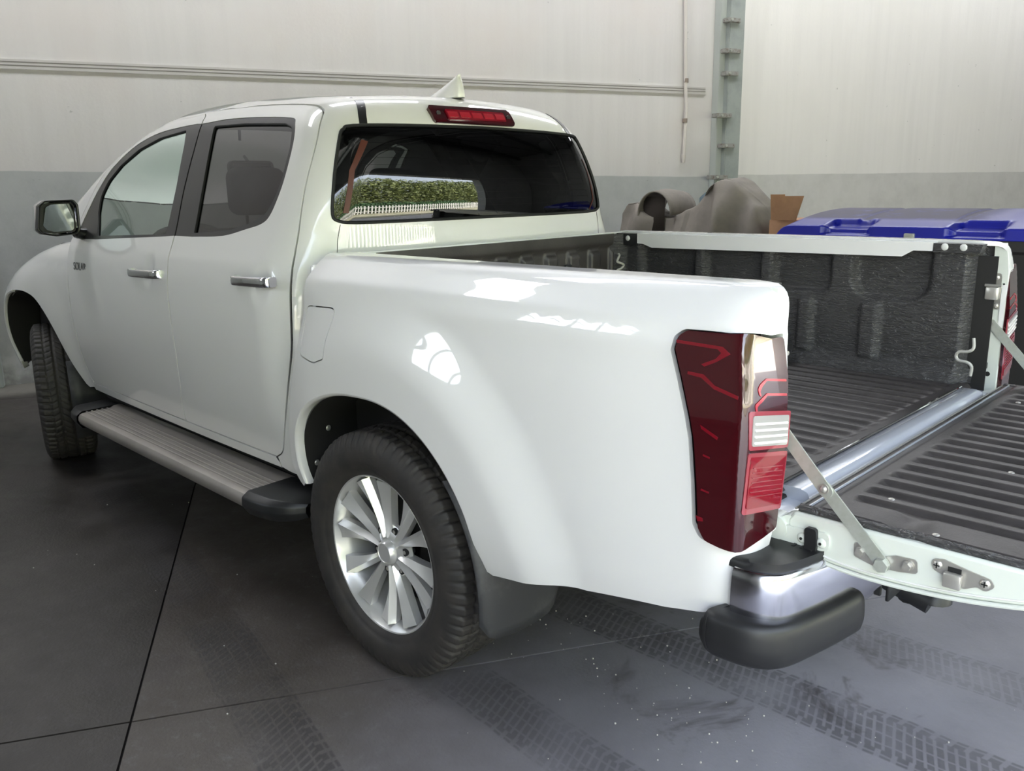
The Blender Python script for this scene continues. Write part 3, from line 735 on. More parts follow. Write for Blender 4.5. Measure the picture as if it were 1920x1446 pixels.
for k, pts in enumerate([[(-1.075, .985), (-1.115, .967), (-1.113, .961), (-1.078, .977)], [(-1.085, .928), (-1.100, .925), (-1.100, .921), (-1.085, .924)], [(-1.085, .858), (-1.102, .855), (-1.102, .851), (-1.083, .854)], [(-1.075, .800), (-1.090, .798), (-1.092, .791), (-1.080, .789)],
                         [(-1.010, 1.143), (-1.110, 1.140), (-1.128, 1.128), (-1.100, 1.110), (-1.075, 1.098), (-1.068, 1.102), (-1.098, 1.116), (-1.108, 1.128), (-1.10, 1.134), (-1.012, 1.137)],
                         [(-1.040, 1.085), (-1.075, 1.083), (-1.100, 1.065), (-1.150, 1.052), (-1.150, 1.045), (-1.098, 1.058), (-1.070, 1.076), (-1.040, 1.079)]]):
    panel_pair('painted_reflection', pts, [], red_side, lamps, .0004, .001, F=F_lamp, mp=map_y, res=.02)  # brighter red streaks painted in place of reflections inside the lens
# jamb between bed liner and lamp, striker and holes
jp = [(-1.120, 1.240), (-1.122, 1.166), (-1.114, 1.065), (-1.122, .95), (-1.134, .82), (-1.120, .77), (-1.10, .745), (-1.166, .745), (-1.167, .95), (-1.167, 1.15), (-1.160, 1.20), (-1.150, 1.240)]
for d, s in zip(beds, (1, -1)):
    b = B(); prism(b, jp, lambda x, z: Vector((x, .736*s, z)), lambda x, z: Vector((x, .756*s, z))); jamb = bmk('rear_jamb', b, paint_in, d)
    b = B(); prism(b, fillet([(-1.150, 1.146), (-1.126, 1.146), (-1.130, 1.030), (-1.154, 1.030)], .010), lambda x, z: Vector((x, .733*s, z)), lambda x, z: Vector((x, .737*s, z))); bmk('latch_plate', b, steel, jamb)
    b = B(); box(b, (-1.150, min(.708*s, .734*s), 1.062), (-1.112, max(.708*s, .734*s), 1.104), .005); tube(b, [(-1.110, .712*s, 1.108), (-1.158, .712*s, 1.108)], .0045, 8); bmk('latch_striker', b, steel, jamb)
    for x, z in ((-1.136, 1.132), (-1.142, 1.042)):
        b = B(); dome(b, (x, .733*s, z), (0, -s, 0), .009, .005); bmk('bolt', b, steel, jamb)
    for (x, z, r) in ((-1.140, .818, .008), (-1.124, .769, .003), (-1.158, 1.112, .003)):
        b = B(); cyl(b, (x, .7358*s, z), (x, .7345*s, z), r, n=14); bmk('bolt_hole', b, blk_gap, jamb)
    b = B(); box(b, (-1.138, min(.726*s, .737*s), .836), (-1.112, max(.726*s, .737*s), .856), .002); bmk('rubber_stop', b, blk, jamb)
# inner white return of the bed rails
for d, s in zip(beds, (1, -1)):
    b = B(); pts = [(-.960, 1.241), (-.960, 1.213), (-.90, 1.213), (-.865, 1.192), (.14, 1.184), (.185, 1.198), (.215, 1.200), (.215, 1.241)]
    prism(b, pts, lambda x, z: Vector((x, .658*s, z)), lambda x, z: Vector((x, .70*s, z)))
    bmk('rail_return', b, paint, d)
    b = B(); box(b, (-1.11, min(.695*s, .60*s), 1.2385), (-.955, max(.66*s, .70*s), 1.2445), .002)if False else None; b.free()
# front header of the bed
b = B(); box(b, (.328, -.74, 1.215), (.345, .74, 1.244), .003); bmk('bed_header', b, paint, truck)
b = B(); box(b, (.335, -.84, .90), (.36, .84, 1.215), .01); bmk('bed_front_panel', b, paint, truck)
# ---- bed liner
def ribz(y, per=.0665, dep=.011):
    t = (y/per+.5) % 1.0; return -dep*(sst(.16, .30, t)*(1-sst(.70, .84, t)))
ys = np.arange(-.668, .6681, .0038); xs = np.concatenate([np.linspace(-1.112, -1.0, 16), np.linspace(-.95, .2, 14), np.linspace(.22, .325, 8)])
def floorz(x, y):
    end = sst(-1.075, -1.045, x)*(1-sst(.22, .26, x))*(1-sst(.60, .64, abs(y)))
    return .792+ribz(y)*end
P = [[(x, y, floorz(x, y)) for y in ys] for x in xs]
P = np.array(P); P[0, :, 2] -= .012; P[0, :, 0] -= .004
lin = gridm('bed_liner_floor', P, liner_floor, truck, label='ribbed black plastic floor of the bed')
rec = [(.205, -.055, 1.04, .03), (-.105, -.345, 1.045, .03), (-.398, -.618, 1.055, .035), (-.703, -.955, 1.045, .07)]
def rbox(x, z, x0, x1, z0, z1, r, e):
    cx, cz = (x0+x1)/2, (z0+z1)/2; hx, hz = abs(x1-x0)/2-r, (z1-z0)/2-r
    qx = np.maximum(np.abs(x-cx)-hx, 0); qz = np.maximum(np.abs(z-cz)-hz, 0); d = np.hypot(qx, qz)-r
    return 1-sst(-e, e, d)
def wally(x, z):
    y = np.full(np.shape(x), .668)
    for (a, c, z0, r) in rec: y = y+.034*rbox(x, z, a, c, z0, 1.40, r, .011)
    for (a, c) in ((-.514, -.568), (-.742, -.806), (-.25, -.305), (-.0, -.055)): y = y-.024*rbox(x, z, a, c, .84, 1.028, .014, .011)
    y = y-.045*(1-sst(.79, .86, z))
    y = y-.016*sst(.04, .0, np.abs(z-1.205)-.0)*0
    y = y+.066*sst(-1.056, -1.096, x)
    y = y-.06*sst(.27, .325, x)
    return y
gx = np.concatenate([np.linspace(-1.106, -1.04, 26), np.linspace(-1.03, .26, 150), np.linspace(.27, .325, 8)]); gz = np.linspace(.79, 1.238, 76)
X, Z = np.meshgrid(gx, gz, indexing='ij'); Y = wally(X, Z)
for s in (1, -1):
    P = np.stack([X, Y*s, Z], 2); gridm('bed_liner_wall', P, liner, truck, flip=s > 0, label='wrinkled black plastic side wall of the bed')
    b = B(); box(b, (-.47, min(.50*s, .70*s), .74), (.45, max(.50*s, .70*s), .905), .04, 4); bmk('wheel_housing', b, liner, truck)
    # flange under the white rail return
    b = B(); prism(b, [(-1.108, 1.239), (-.962, 1.239)]+[(-.962, 1.21), (-1.10, 1.21)], lambda x, z: Vector((x, .656*s, z)), lambda x, z: Vector((x, .700*s, z)))
    fl = bmk('liner_flange', b, liner, truck)
    b = B(); prism(b, [(.218, 1.240), (.322, 1.240), (.322, 1.19), (.218, 1.19)], lambda x, z: Vector((x, .656*s, z)), lambda x, z: Vector((x, .70*s, z))); bmk('liner_flange', b, blk, truck)
    for x, z in ((-.996, 1.228), (-1.052, 1.228), (.262, 1.22)):
        b = B(); dome(b, (x, s*.656 if x < 0 else s*.656, z), (0, -s, 0), .0115, .005, 16, 4); bmk('liner_button', b, pmat('off_white_plastic_button', (.62, .62, .60), .4), truck)
    if s < 0:
        b = B(); h = cr([(-1.128, .603*s, .955), (-1.132, .598*s, .925), (-1.118, .596*s, .912), (-1.092, .60*s, .908), (-1.083, .602*s, .894), (-1.092, .60*s, .880), (-1.118, .596*s, .878), (-1.132, .598*s, .865), (-1.130, .603*s, .835)], 4)
        tube(b, [(p[0], p[1]-.012*s, p[2]) for p in h], .0048, 8); bmk('tie_hook', b, pmat('grey_coated_hook', (.42, .41, .38), .45), truck)
    b = B(); h = cr([(.300, .672*s, 1.165), (.292, .668*s, 1.160), (.288, .655*s, 1.150), (.290, .65*s, 1.135), (.288, .672*s, 1.128), (.286, .690*s, 1.118), (.288, .675*s, 1.105), (.29, .652*s, 1.098), (.288, .655*s, 1.082), (.295, .668*s, 1.075)], 4)
    tube(b, [(p[0]-.02, p[1]-.055*s, p[2]-.01) for p in h], .0048, 8); bmk('tie_hook', b, pmat('grey_coated_hook', (.42, .41, .38), .45), truck)
gy = np.linspace(-.62, .62, 260); gz2 = np.linspace(.79, 1.24, 40); Y2, Z2 = np.meshgrid(gy, gz2, indexing='ij')
t = (Y2/.135+.25) % 1.0
X2 = .327-.020*sst(.25, .33, t)*(1-sst(.72, .80, t))*(1-sst(1.165, 1.178, Z2))*1.0-.018*sst(1.188, 1.196, Z2)
for s_ in (1, -1): pass
gridm('bed_liner_front', np.stack([X2, Y2, Z2], 2), liner_floor, truck, label='ribbed black plastic front wall of the bed')
for k, y in enumerate((.30, -.32)):
    b = B(); box(b, (.300, y-.02, 1.09), (.312, y+.02, 1.13), .004); bmk('liner_clip', b, blk, truck)
# rear sill of the bed
b = B(); prof = [(-1.100, .783), (-1.108, .792), (-1.150, .792), (-1.166, .786), (-1.172, .772), (-1.172, .735), (-1.100, .735)]
prism(b, prof, lambda x, z: Vector((x, -.60, z)), lambda x, z: Vector((x, .60, z))); sill = bmk('bed_sill', b, silver_strip, truck, auto=60)
b = B(); prism(b, [(-1.172, .765), (-1.178, .762), (-1.178, .715), (-1.10, .715), (-1.10, .765)], lambda x, z: Vector((x, -.72, z)), lambda x, z: Vector((x, .72, z))); bmk('sill_face', b, silver_strip, truck)
b = B(); tube(b, [(-1.104, -.60, .7945), (-1.104, .60, .7945)], .004, 8); bmk('sill_edge', b, chrome, sill)
for y in (-.02, .03, .16, -.12, -.30):
    b = B(); cyl(b, (-1.1775, y, .750), (-1.180, y, .750), .006, n=12); bmk('sill_hole', b, blk_gap, sill)
b = B(); box(b, (-1.196, -.235, .745), (-1.178, -.185, .772), .005); bmk('rubber_stop', b, blk, sill)
# ---- tailgate, lowered to horizontal
def TZ(k): return lambda x, z: (-1.91+(x+1.91)*k, 1.4356+(z-1.4356)*k)
tg = [TZ(1.0085)(*p) for p in [(-1.188, .775), (-1.200, .792), (-1.69, .796), (-1.705, .78), (-1.70, .755), (-1.66, .742), (-1.60, .728), (-1.52, .713), (-1.44, .704), (-1.36, .700), (-1.28, .703), (-1.215, .712), (-1.190, .725)]]
b = B(); prism(b, tg, lambda x, z: Vector((x, -.720, z)), lambda x, z: Vector((x, .720, z)))
gate = bmk('tailgate', b, paint_in, truck, auto=25)
md = gate.modifiers.new('rounding', 'BEVEL'); md.width = .006; md.segments = 2; md.limit_method = 'ANGLE'; md.angle_limit = .6
for s in (1, -1):     # rolled lower edge of the outer skin seen along the end
    b = B(); tube(b, [(x, .722*s, z) for x, z in cr([TZ(1.0085)(*p) for p in [(-1.19, .722), (-1.28, .7025), (-1.36, .6995), (-1.44, .7035), (-1.52, .7125), (-1.60, .7275), (-1.69, .750)]], 3)], .0045, 8); bmk('skin_edge', b, paint_in, gate)
    b = B(); tube(b, [(x, .721*s, z) for x, z in cr([TZ(1.0085)(*p) for p in [(-1.195, .735), (-1.28, .7150), (-1.36, .7115), (-1.44, .7155), (-1.52, .7245), (-1.60, .7395), (-1.69, .762)]], 3)], .002, 6); bmk('skin_fold', b, paint, gate)
ys = np.arange(-.703, .7031, .0038); xs = np.concatenate([np.linspace(-1.196, -1.215, 4), np.linspace(-1.225, -1.30, 16), np.linspace(-1.33, -1.66, 14)])
def gatez(x, y):
    zz_ = .796+.006*sst(-1.232, -1.240, x)
    end = sst(-1.262, -1.285, x+.0*y)*(1-sst(-1.60, -1.64, x))*(1-sst(.585, .62, abs(y))); zz_ = zz_+ribz(y)*end
    zz_ -= .004*(1-sst(-.004, .004, -abs(x+1.2185)+.0015)) * 0
    bump_ = .012*math.exp(-(((x+1.395)/.03)**2+((abs(y)-.65)/.05)**2)**2)
    return zz_-bump_-.014*sst(.695, .704, abs(y))
P = np.array([[(x, y, gatez(x, y)) for y in ys] for x in xs]); P[0, :, 2] -= .008
gl_ = gridm('tailgate_liner', P, liner_floor, gate, flip=True, label='ribbed black plastic liner on the tailgate')
for s in (1, -1):
    b = B(); tube(b, [(x, s*(.702-.006*math.exp(-((x+1.43)/.02)**2)), .792) for x in np.linspace(-1.20, -1.66, 50)], .010, 8); bmk('liner_bead', b, liner, gl_)
b = B(); box(b, (-1.2175, -.70, .7945), (-1.2150, .70, .8002), 0); bmk('liner_seam', b, silver_strip, gl_)
b = B(); tube(b, [(-1.194, -.71, .791), (-1.194, .71, .791)], .0028, 6); bmk('front_trim_wire', b, steel, gl_)
for x, y in ((-1.458, .223), (-1.300, -.461), (-1.454, .688), (-1.326, .56)):
    b = B(); dome(b, (x, y, .8015), (0, 0, 1), .007, .003); bmk('liner_screw', b, steel, gl_)
# hardware on the tailgate ends
before = set(o.name for o in sc.objects)
def poly_x(pts, y0, y1, s): return lambda x, z: Vector((x, y0*s, z)), lambda x, z: Vector((x, y1*s, z))
for s in (1, -1):
    f0, f1 = poly_x(None, .720, .726, s)
    b = B(); prism(b, fillet([(-1.16, .772), (-1.205, .768), (-1.285, .775), (-1.285, .738), (-1.225, .728), (-1.16, .728)], .014), f0, f1); hg = bmk('hinge_arm', b, paint_in, gate)
    b = B(); cyl(b, (-1.172, .728*s, .758), (-1.172, .69*s, .758), .026, n=20); cyl(b, (-1.198, .719*s, .768), (-1.198, .68*s, .768), .020, n=20); bmk('hinge_barrel', b, paint_in, hg)
    for x, z in ((-1.231, .752), (-1.270, .752)):
        b = B(); dome(b, (x, 0.7270*s, z), (0, s, 0), .0105, .005); bmk('bolt', b, paint_in, hg)
        b = B(); cyl(b, (x, 0.7315*s, z), (x, 0.7335*s, z), .003, n=6); bmk('bolt_socket', b, blk_gap, hg)
    b = B(); prism(b, fillet([(-1.238, .780), (-1.262, .780), (-1.264, .748), (-1.262, .722), (-1.238, .722), (-1.240, .748)], .008), *poly_x(None, .726, .736, s))
    box(b, (-1.266, min(0.7270*s, 0.7480*s), .716), (-1.236, max(0.7270*s, 0.7480*s), .734), .003); bmk('rubber_buffer', b, blk, gate)
    f0, f1 = poly_x(None, .7205, .7230, s)
    b = B(); prism(b, fillet([(-1.332, .772), (-1.346, .772), (-1.356, .762), (-1.390, .760), (-1.41, .768), (-1.446, .770), (-1.449, .744), (-1.415, .738), (-1.37, .735), (-1.333, .744)], .007), f0, f1); sp = bmk('stay_bracket', b, steel, gate)
    for x, z in ((-1.345, .757), (-1.431, .755)):
        b = B(); cyl(b, (x, 0.7235*s, z), (x, 0.7270*s, z), .0105, n=16); cyl(b, (x, 0.7270*s, z), (x, 0.7330*s, z), .0078, n=6); bmk('bolt', b, steel, sp)
    b = B(); prism(b, fillet([(-1.470, .782), (-1.49, .786), (-1.53, .778), (-1.566, .772), (-1.574, .760), (-1.560, .748), (-1.545, .752), (-1.528, .742), (-1.50, .745), (-1.490, .757), (-1.474, .762)], .008), f0, f1); lt = bmk('latch_plate', b, steel, gate)
    b = B(); box(b, (-1.524, min(0.7230*s, 0.7380*s), .741), (-1.494, max(0.7230*s, 0.7380*s), .768), .003); bmk('latch_tongue', b, steel, lt)
    b = B(); box(b, (-1.520, min(0.7235*s, 0.7245*s), .766), (-1.498, max(0.7235*s, 0.7245*s), .776), 0); bmk('latch_slot', b, blk_gap, lt)
    for x, z in ((-1.480, .773), (-1.558, .762)):
        b = B(); dome(b, (x, 0.7235*s, z), (0, s, 0), .009, .004); bmk('screw', b, steel, lt)
        b = B(); box(b, (x-.005, min(0.7265*s, 0.7280*s), z-.001), (x+.005, max(0.7265*s, 0.7280*s), z+.001), 0); box(b, (x-.001, min(0.7265*s, 0.7280*s), z-.005), (x+.001, max(0.7265*s, 0.7280*s), z+.005), 0); bmk('screw_cross', b, blk_gap, lt)
    # folding stay
    def bar(p0, p1, w, y0, y1, name):
        p0 = np.array(p0); p1 = np.array(p1); d = (p1-p0)/np.linalg.norm(p1-p0); n = np.array([-d[1], d[0]]); pts = []
        for a in np.linspace(math.pi/2, 3*math.pi/2, 9): pts.append(p0+d*math.cos(a)*w+n*math.sin(a)*w)
        for a in np.linspace(-math.pi/2, math.pi/2, 9): pts.append(p1+d*math.cos(a)*w+n*math.sin(a)*w)
        b = B(); prism(b, [tuple(p) for p in pts], lambda x, z: Vector((x, y0(x)*s, z)), lambda x, z: Vector((x, y1(x)*s, z))); return bmk(name, b, zinc, truck)
    pa, pb, pc = (-1.136, .985), TZ(1.0153)(-1.267, .863), TZ(1.0187)(-1.388, .745)
    st = bar(pa, (pb[0]-.004, pb[1]-.004), .0135, lambda x: .7275, lambda x: .7310, 'upper_stay'); s2 = bar(pb, pc, .0135, lambda x: .7240, lambda x: .7275, 'lower_stay')
    for (x, z), o_ in ((pa, st), (pb, s2)):
        b = B(); cyl(b, (x, .7300*s, z), (x, .7330*s, z), .0105, n=18); dome(b, (x, .7330*s, z), (0, s, 0), .0075, .005); bmk('rivet', b, steel, o_)
    b = B(); cyl(b, (pa[0], .72*s, pa[1]), (pa[0], 0.7220*s, pa[1]), .008, n=12); bmk('stay_pin', b, steel, st)
    b = B(); cyl(b, (pc[0], 0.7230*s, pc[1]), (pc[0], 0.7390*s, pc[1]), .0135, n=6); bmk('stay_nut', b, zinc, s2)

for o in list(sc.objects):
    if o.name in before or o.type != 'MESH': continue
    q = o
    while q is not None and q is not gate: q = q.parent
    if q is gate:
        for v in o.data.vertices: v.co.x = -1.91+(v.co.x+1.91)*1.0187; v.co.z = 1.4356+(v.co.z-1.4356)*1.0187
# ---- rear bumper
path = cr([(-1.085, .872), (-1.14, .878), (-1.19, .875), (-1.228, .858), (-1.248, .83), (-1.262, .78), (-1.278, .70), (-1.292, .60), (-1.300, .49)], 5)
def sweep(path, prof):
    P = np.array(path); T = np.gradient(P, axis=0); T /= np.linalg.norm(T, axis=1)[:, None]; N = np.stack([-T[:, 1], T[:, 0]], 1)
    N = np.where((N@np.array([-1, 1]) > 0)[:, None], N, -N); R = []
    for p, n in zip(P, N): R.append([(p[0]+n[0]*o, p[1]+n[1]*o, z) for o, z in prof])
    return np.array(R)
ch_prof = cr([(-.05, .706), (-.012, .705), (-.004, .700), (0, .690), (.003, .660), (.002, .62), (-.002, .575), (-.02, .545), (-.05, .54)], 3)
R = sweep(path[6:], ch_prof)
R[-1, :, 2] = np.maximum(R[-1, :, 2], .575)
for j in range(R.shape[0]): pass
bump_l = gridm('rear_bumper', R, chrome_soft, truck, flip=True, label='chrome step bumper end')
gridm('rear_bumper', R*np.array([1, -1, 1]), chrome_soft, truck, label='chrome step bumper end')
pad = cr([(-.012, .704), (-.004, .708), (-.004, .718), (-.012, .730), (-.030, .737), (-.075, .738), (-.16, .738)], 3)
lowp = cr([(-.03, .614), (.006, .613), (.018, .607), (.024, .594), (.026, .565), (.024, .545), (.014, .520), (-.02, .506), (-.08, .500)], 3)
def lower(s):
    pth = cr([(-1.118, .886), (-1.126, .889), (-1.14, .892), (-1.19, .887), (-1.228, .868), (-1.248, .836), (-1.262, .78), (-1.278, .70), (-1.290, .62)], 5)
    R = sweep(pth, lowp)
    # rounded inner end of the step
    k = [1, .8, .5, .15]; end = []
    for i, q in enumerate((.012, .024, .032, .036)):
        r = R[-1].copy(); r[:, 1] -= q; cz = .545; r[:, 2] = cz+(r[:, 2]-cz)*(1-.12*(i+1)); r[:, 0] += .012*(i+1)**1.3; end.append(r)
    fr = []
    for i, q in enumerate((.014, .009, .003)):
        r = R[0].copy(); r[:, 0] += q; r[:, 1] -= q*.8; cz = .54; r[:, 2] = cz+(r[:, 2]-cz)*(1-.10*(3-i)); fr.append(r)
    R = np.concatenate([np.array(fr), R, np.array(end)])
    return R*np.array([1, s, 1])
for s in (1, -1):
    gridm('bumper_corner', lower(s), blk, truck, flip=s > 0)
    pp = [(x+.010, (y-.010)) for x, y in path[9:]]+[(-1.288, .10), (-1.12, .10), (-1.12, .862)]
    b = B(); prism(b, pp, lambda x, y: Vector((x, y*s, .700)), lambda x, y: Vector((x, y*s, .722)))
    es = [e for e in b.edges if all(v.co.z > .72 for v in e.verts)]; bmesh.ops.bevel(b, geom=es, offset=.016, segments=4, affect='EDGES', profile=.5)
    bp_ = bmk('bumper_pad', b, blk, truck, auto=50)
    for k in range(3):
        b = B(); x = -1.205-.018*k; box(b, (x-.004, min(.56*s, .74*s), .7215), (x+.003, max(.56*s, .74*s), .7235), .0008); bmk('pad_rib', b, blk, bp_)
b = B(); box(b, (-1.235, -.47, .55), (-1.12, .47, .70), .01); bmk('bumper_centre', b, blk, truck)
b = B(); box(b, (-1.296, .478, .545), (-1.20, .488, .695), .003); bmk('bumper_edge', b, blk_gap, truck)
# towing gear
b = B(); box(b, (-1.20, -.02, .365), (-1.19, .15, .43), .004); tow = bmk('tow_socket_plate', b, blk, truck)
for y in (.10, .06):
    b = B(); cyl(b, (-1.20, y, .402), (-1.203, y, .402), .010, n=16); bmk('socket_ring', b, steel, tow)
b = B(); tube(b, [(-1.0, 0, .42), (-1.15, 0, .36), (-1.26, 0, .33)], .035, 12); dome(b, (-1.26, -.02, .33), (0, 0, 1), .045, .045); tube(b, [(-1.20, .02, .345), (-1.21, -.05, .33), (-1.22, -.2, .325)], [.03, .045, .04], 14); bmk('tow_bar', b, blk, truck)
# ---- running boards
def board(s):
    prof = [(.772, .400), (.774, .438), (.790, .441), (.812, .439), (.830, .431)]
    for k in range(5):
        y = .846+k*.0235; prof += [(y-.003, .430), (y-.002, .4335), (y+.002, .4335), (y+.003, .430)]
    prof += [(.958, .429), (.970, .425), (.978, .413), (.980, .398), (.974, .380), (.960, .366), (.93, .360), (.79, .360)]
    b = B(); prism(b, prof, lambda y, z: Vector((.655, y*s, z)), lambda y, z: Vector((2.245, y*s, z))); bd = bmk('running_board', b, alu, truck, auto=30)
    for k in range(5):
        y = .846+k*.0235; b = B(); box(b, (.66, min((y-.0016)*s, (y+.0016)*s), .4325), (2.24, max((y-.0016)*s, (y+.0016)*s), .4352), 0); bmk('step_rib', b, alu_rib, bd)
    for x0, sg in ((.655, -1), (2.245, 1)):
        P = []
        base = fillet([(.775, .442), (.96, .437), (.985, .42), (.987, .39), (.965, .355), (.79, .352)], .012, 3); c = np.array([.80, .39])
        for q, ky, kz in ((0.0, 1.0, 1.0), (.012, 1.01, 1.02), (.06, .99, 1.0), (.12, .93, .96), (.17, .80, .88), (.205, .62, .75), (.225, .40, .6)):
            P.append([(x0+sg*q, (c[0]+(p[0]-c[0])*ky)*s, c[1]+(p[1]-c[1])*kz) for p in base])
        cap = gridm('step_end_cap', P, blk, bd, cv=True, flip=(sg*s < 0))
        for k in range(5):
            y = .858+k*.0235; b = B(); xa, xb = sorted((x0+sg*.012, x0+sg*.032)); box(b, (xa, min((y-.004)*s, (y+.006)*s), .437), (xb, max((y-.004)*s, (y+.006)*s), .4445), .002); bmk('cap_tread', b, blk, cap) if False else b.free()
        b = B(); bmesh.ops.create_cube(b, size=.001); b.free()
    for x in (.9, 1.5, 2.0):
        b = B(); box(b, (x-.02, min(.60*s, .80*s), .375), (x+.02, max(.60*s, .80*s), .40), .004); bmk('step_bracket', b, under, bd)
for s in (1, -1): board(s)
# ---- wheels
def make_wheel(name):
    """centred at the origin, outer face towards +Y"""
    b = B(); lathe(b, [(.2462, .092), (.2468, .101), (.2445, .1065), (.2405, .105), (.2375, .098), (.2350, .088), (.228, .070), (.222, .045), (.216, .0), (.212, -.06), (.222, -.095), (.243, -.105)], (0, 0, 0), 72)
    wh = bmk(name, b, alloy, None, auto=35)
    # tyre
    nth, R = 640, .379; TH = np.linspace(0, 2*math.pi, nth, endpoint=False)
    prof = [(-.104, .243), (-.118, .262), (-.127, .292), (-.1285, .318), (-.124, .342), (-.116, .360), (-.1085, .3695)]
    prof += [(y, None) for y in np.linspace(-.1035, .1035, 40)]
    prof += [(.1085, .3695), (.116, .360), (.1245, .342), (.1285, .318), (.1275, .292), (.122, .272), (.1195, .270), (.1185, .262), (.112, .252), (.104, .243)]
    V = np.zeros((nth, len(prof), 3))
    per = 2*math.pi/68
    for j, (y, r) in enumerate(prof):
        ay = abs(y)
        if r is None:
            rr = R-.0035*(ay/.1035)**3*np.ones(nth)
            gr = 0
            for gc in (.026, .066): gr = max(gr, float(1-sst(.0028, .0048, abs(ay-gc))))
            dep = .0085*gr*np.ones(nth)
            if ay > .070:
                ph = ((TH+.35*ay)/per+(0 if y > 0 else .5)) % 1; dep = np.maximum(dep, .0075*(1-sst(.10, .20, np.abs(ph-.5))))
            elif ay > .03:
                ph = ((TH-1.2*ay)/per*1.0) % 1; dep = np.maximum(dep, .0055*(1-sst(.05, .13, np.abs(ph-.5))))
            else:
                ph = ((TH+2.2*y)/per*1.0) % 1; dep = np.maximum(dep, .005*(1-sst(.04, .12, np.abs(ph-.5))))
            rr = rr-dep
        else:
            rr = r*np.ones(nth)
            if .108 <= ay <= .1245 and r > .341:
                ph = ((TH+.35*ay)/per+(0 if y > 0 else .5)) % 1; k = {.3695: .0075, .360: .006, .342: .0018}[r]; rr = rr-k*(1-sst(.10, .20, np.abs(ph-.5)))
        V[:, j, 0] = rr*np.cos(TH); V[:, j, 1] = y; V[:, j, 2] = rr*np.sin(TH)
    t = gridm('tyre', V, rubber, wh, cu=True, flip=True); 
    # spokes
    def spoke_mesh(sg):
        st = []
        for q in np.linspace(0, 1, 9):
            r = .045+q*.184; a = sg*(math.radians(9.2)+math.radians(5.6)*q); w_ = .0115+.0085*q+.0130*q**2.2; yo = .068+.016*q-.004*math.sin(math.pi*q); dpt = .030-.006*q; rid = .0105+.004*q
            bias = sg*(.15-.75*q)*w_
            tw = -sg*.004*q
            loc = [(-w_, yo-dpt), (-w_*.96, yo-.004+tw), (-w_*.55+bias*.4, yo+rid*.15+tw*.5), (bias, yo+rid), (w_*.55+bias*.4, yo+rid*.15-tw*.5), (w_*.96, yo-.004-tw), (w_, yo-dpt)]
            ca, sa = math.cos(a), math.sin(a)
            st.append([(r*ca-l*sa, y, r*sa+l*ca) for l, y in loc])
        V, F = grid(np.array(st), False, True); me = bpy.data.meshes.new('spoke'); bm = bmesh.new()
        vs = [bm.verts.new(v) for v in V]
        for f in F: bm.faces.new([vs[i] for i in f])
        bm.faces.new(vs[:7]); bm.faces.new(vs[-7:]); bmesh.ops.recalc_face_normals(bm, faces=bm.faces[:])
        for f in bm.faces: f.smooth = True
        for e in bm.edges:
            if len(e.link_faces) == 2 and e.calc_face_angle(0) > math.radians(24): e.smooth = False
        bm.to_mesh(me); bm.free(); me.materials.append(alloy); return me
    ms = {1: spoke_mesh(1), -1: spoke_mesh(-1)}
    for k in range(6):
        for sg in (1, -1):
            o = bpy.data.objects.new('spoke', ms[sg]); link(o, wh); o.rotation_euler = (0, math.radians(-60*k-18), 0)
    b = B(); lathe(b, [(0, .036), (.074, .036), (.085, .048), (.082, .058), (.062, .068), (.046, .073), (.036, .074)], (0, 0, 0), 48); bmk('hub', b, alloy, wh)
    b = B(); lathe(b, [(.041, .066), (.039, .076), (.034, .0905), (.031, .0935), (.0285, .0935), (.0275, .0918), (0.0001, .0925)], (0, 0, 0), 40); bmk('center_cap', b, alloy, wh, auto=30)
    for k in range(6):
        a = math.radians(60*k+30+18); c = (math.cos(a)*.0695, math.sin(a)*.0695)
        b = B(); cyl(b, (c[0], .035, c[1]), (c[0], .0672, c[1]), .0115, n=18); bmk('lug_pocket', b, blk_gap, wh)
        b = B(); cyl(b, (c[0], .05, c[1]), (c[0], .0676, c[1]), .0065, .0065, n=6); bmk('lug_nut', b, steel, wh)
    b = B(); lathe(b, [(.06, -.02), (.155, -.02), (.155, .0), (.06, .0)], (0, 0, 0), 40); bmk('brake_disc', b, under, wh)
    b = B(); lathe(b, [(.0, -.05), (.21, -.05), (.21, -.045), (0, -.045)], (0, 0, 0), 40); bmk('backing_plate', b, under, wh)
    a = math.radians(28); b = B(); tube(b, [(.222*math.cos(a), .05, .222*math.sin(a)), (.205*math.cos(a), .072, .205*math.sin(a)), (.200*math.cos(a), .080, .200*math.sin(a))], [.005, .0045, .004], 8); bmk('valve_stem', b, alu, wh)
    return wh
wheel = make_wheel('wheel'); wheel.parent = truck; wheel.location = (0, .785, .3785)
fw = dupe(wheel, truck); fw.location = (3.075, .775, .3785); fw.rotation_euler = (0, math.radians(40), math.radians(-17))
rw_ = dupe(wheel, truck); rw_.location = (0, -.785, .3785); rw_.rotation_euler = (0, 0, math.pi)
rf = dupe(wheel, truck); rf.location = (3.075, -.775, .3785); rf.rotation_euler = (0, 0, math.pi-math.radians(17))
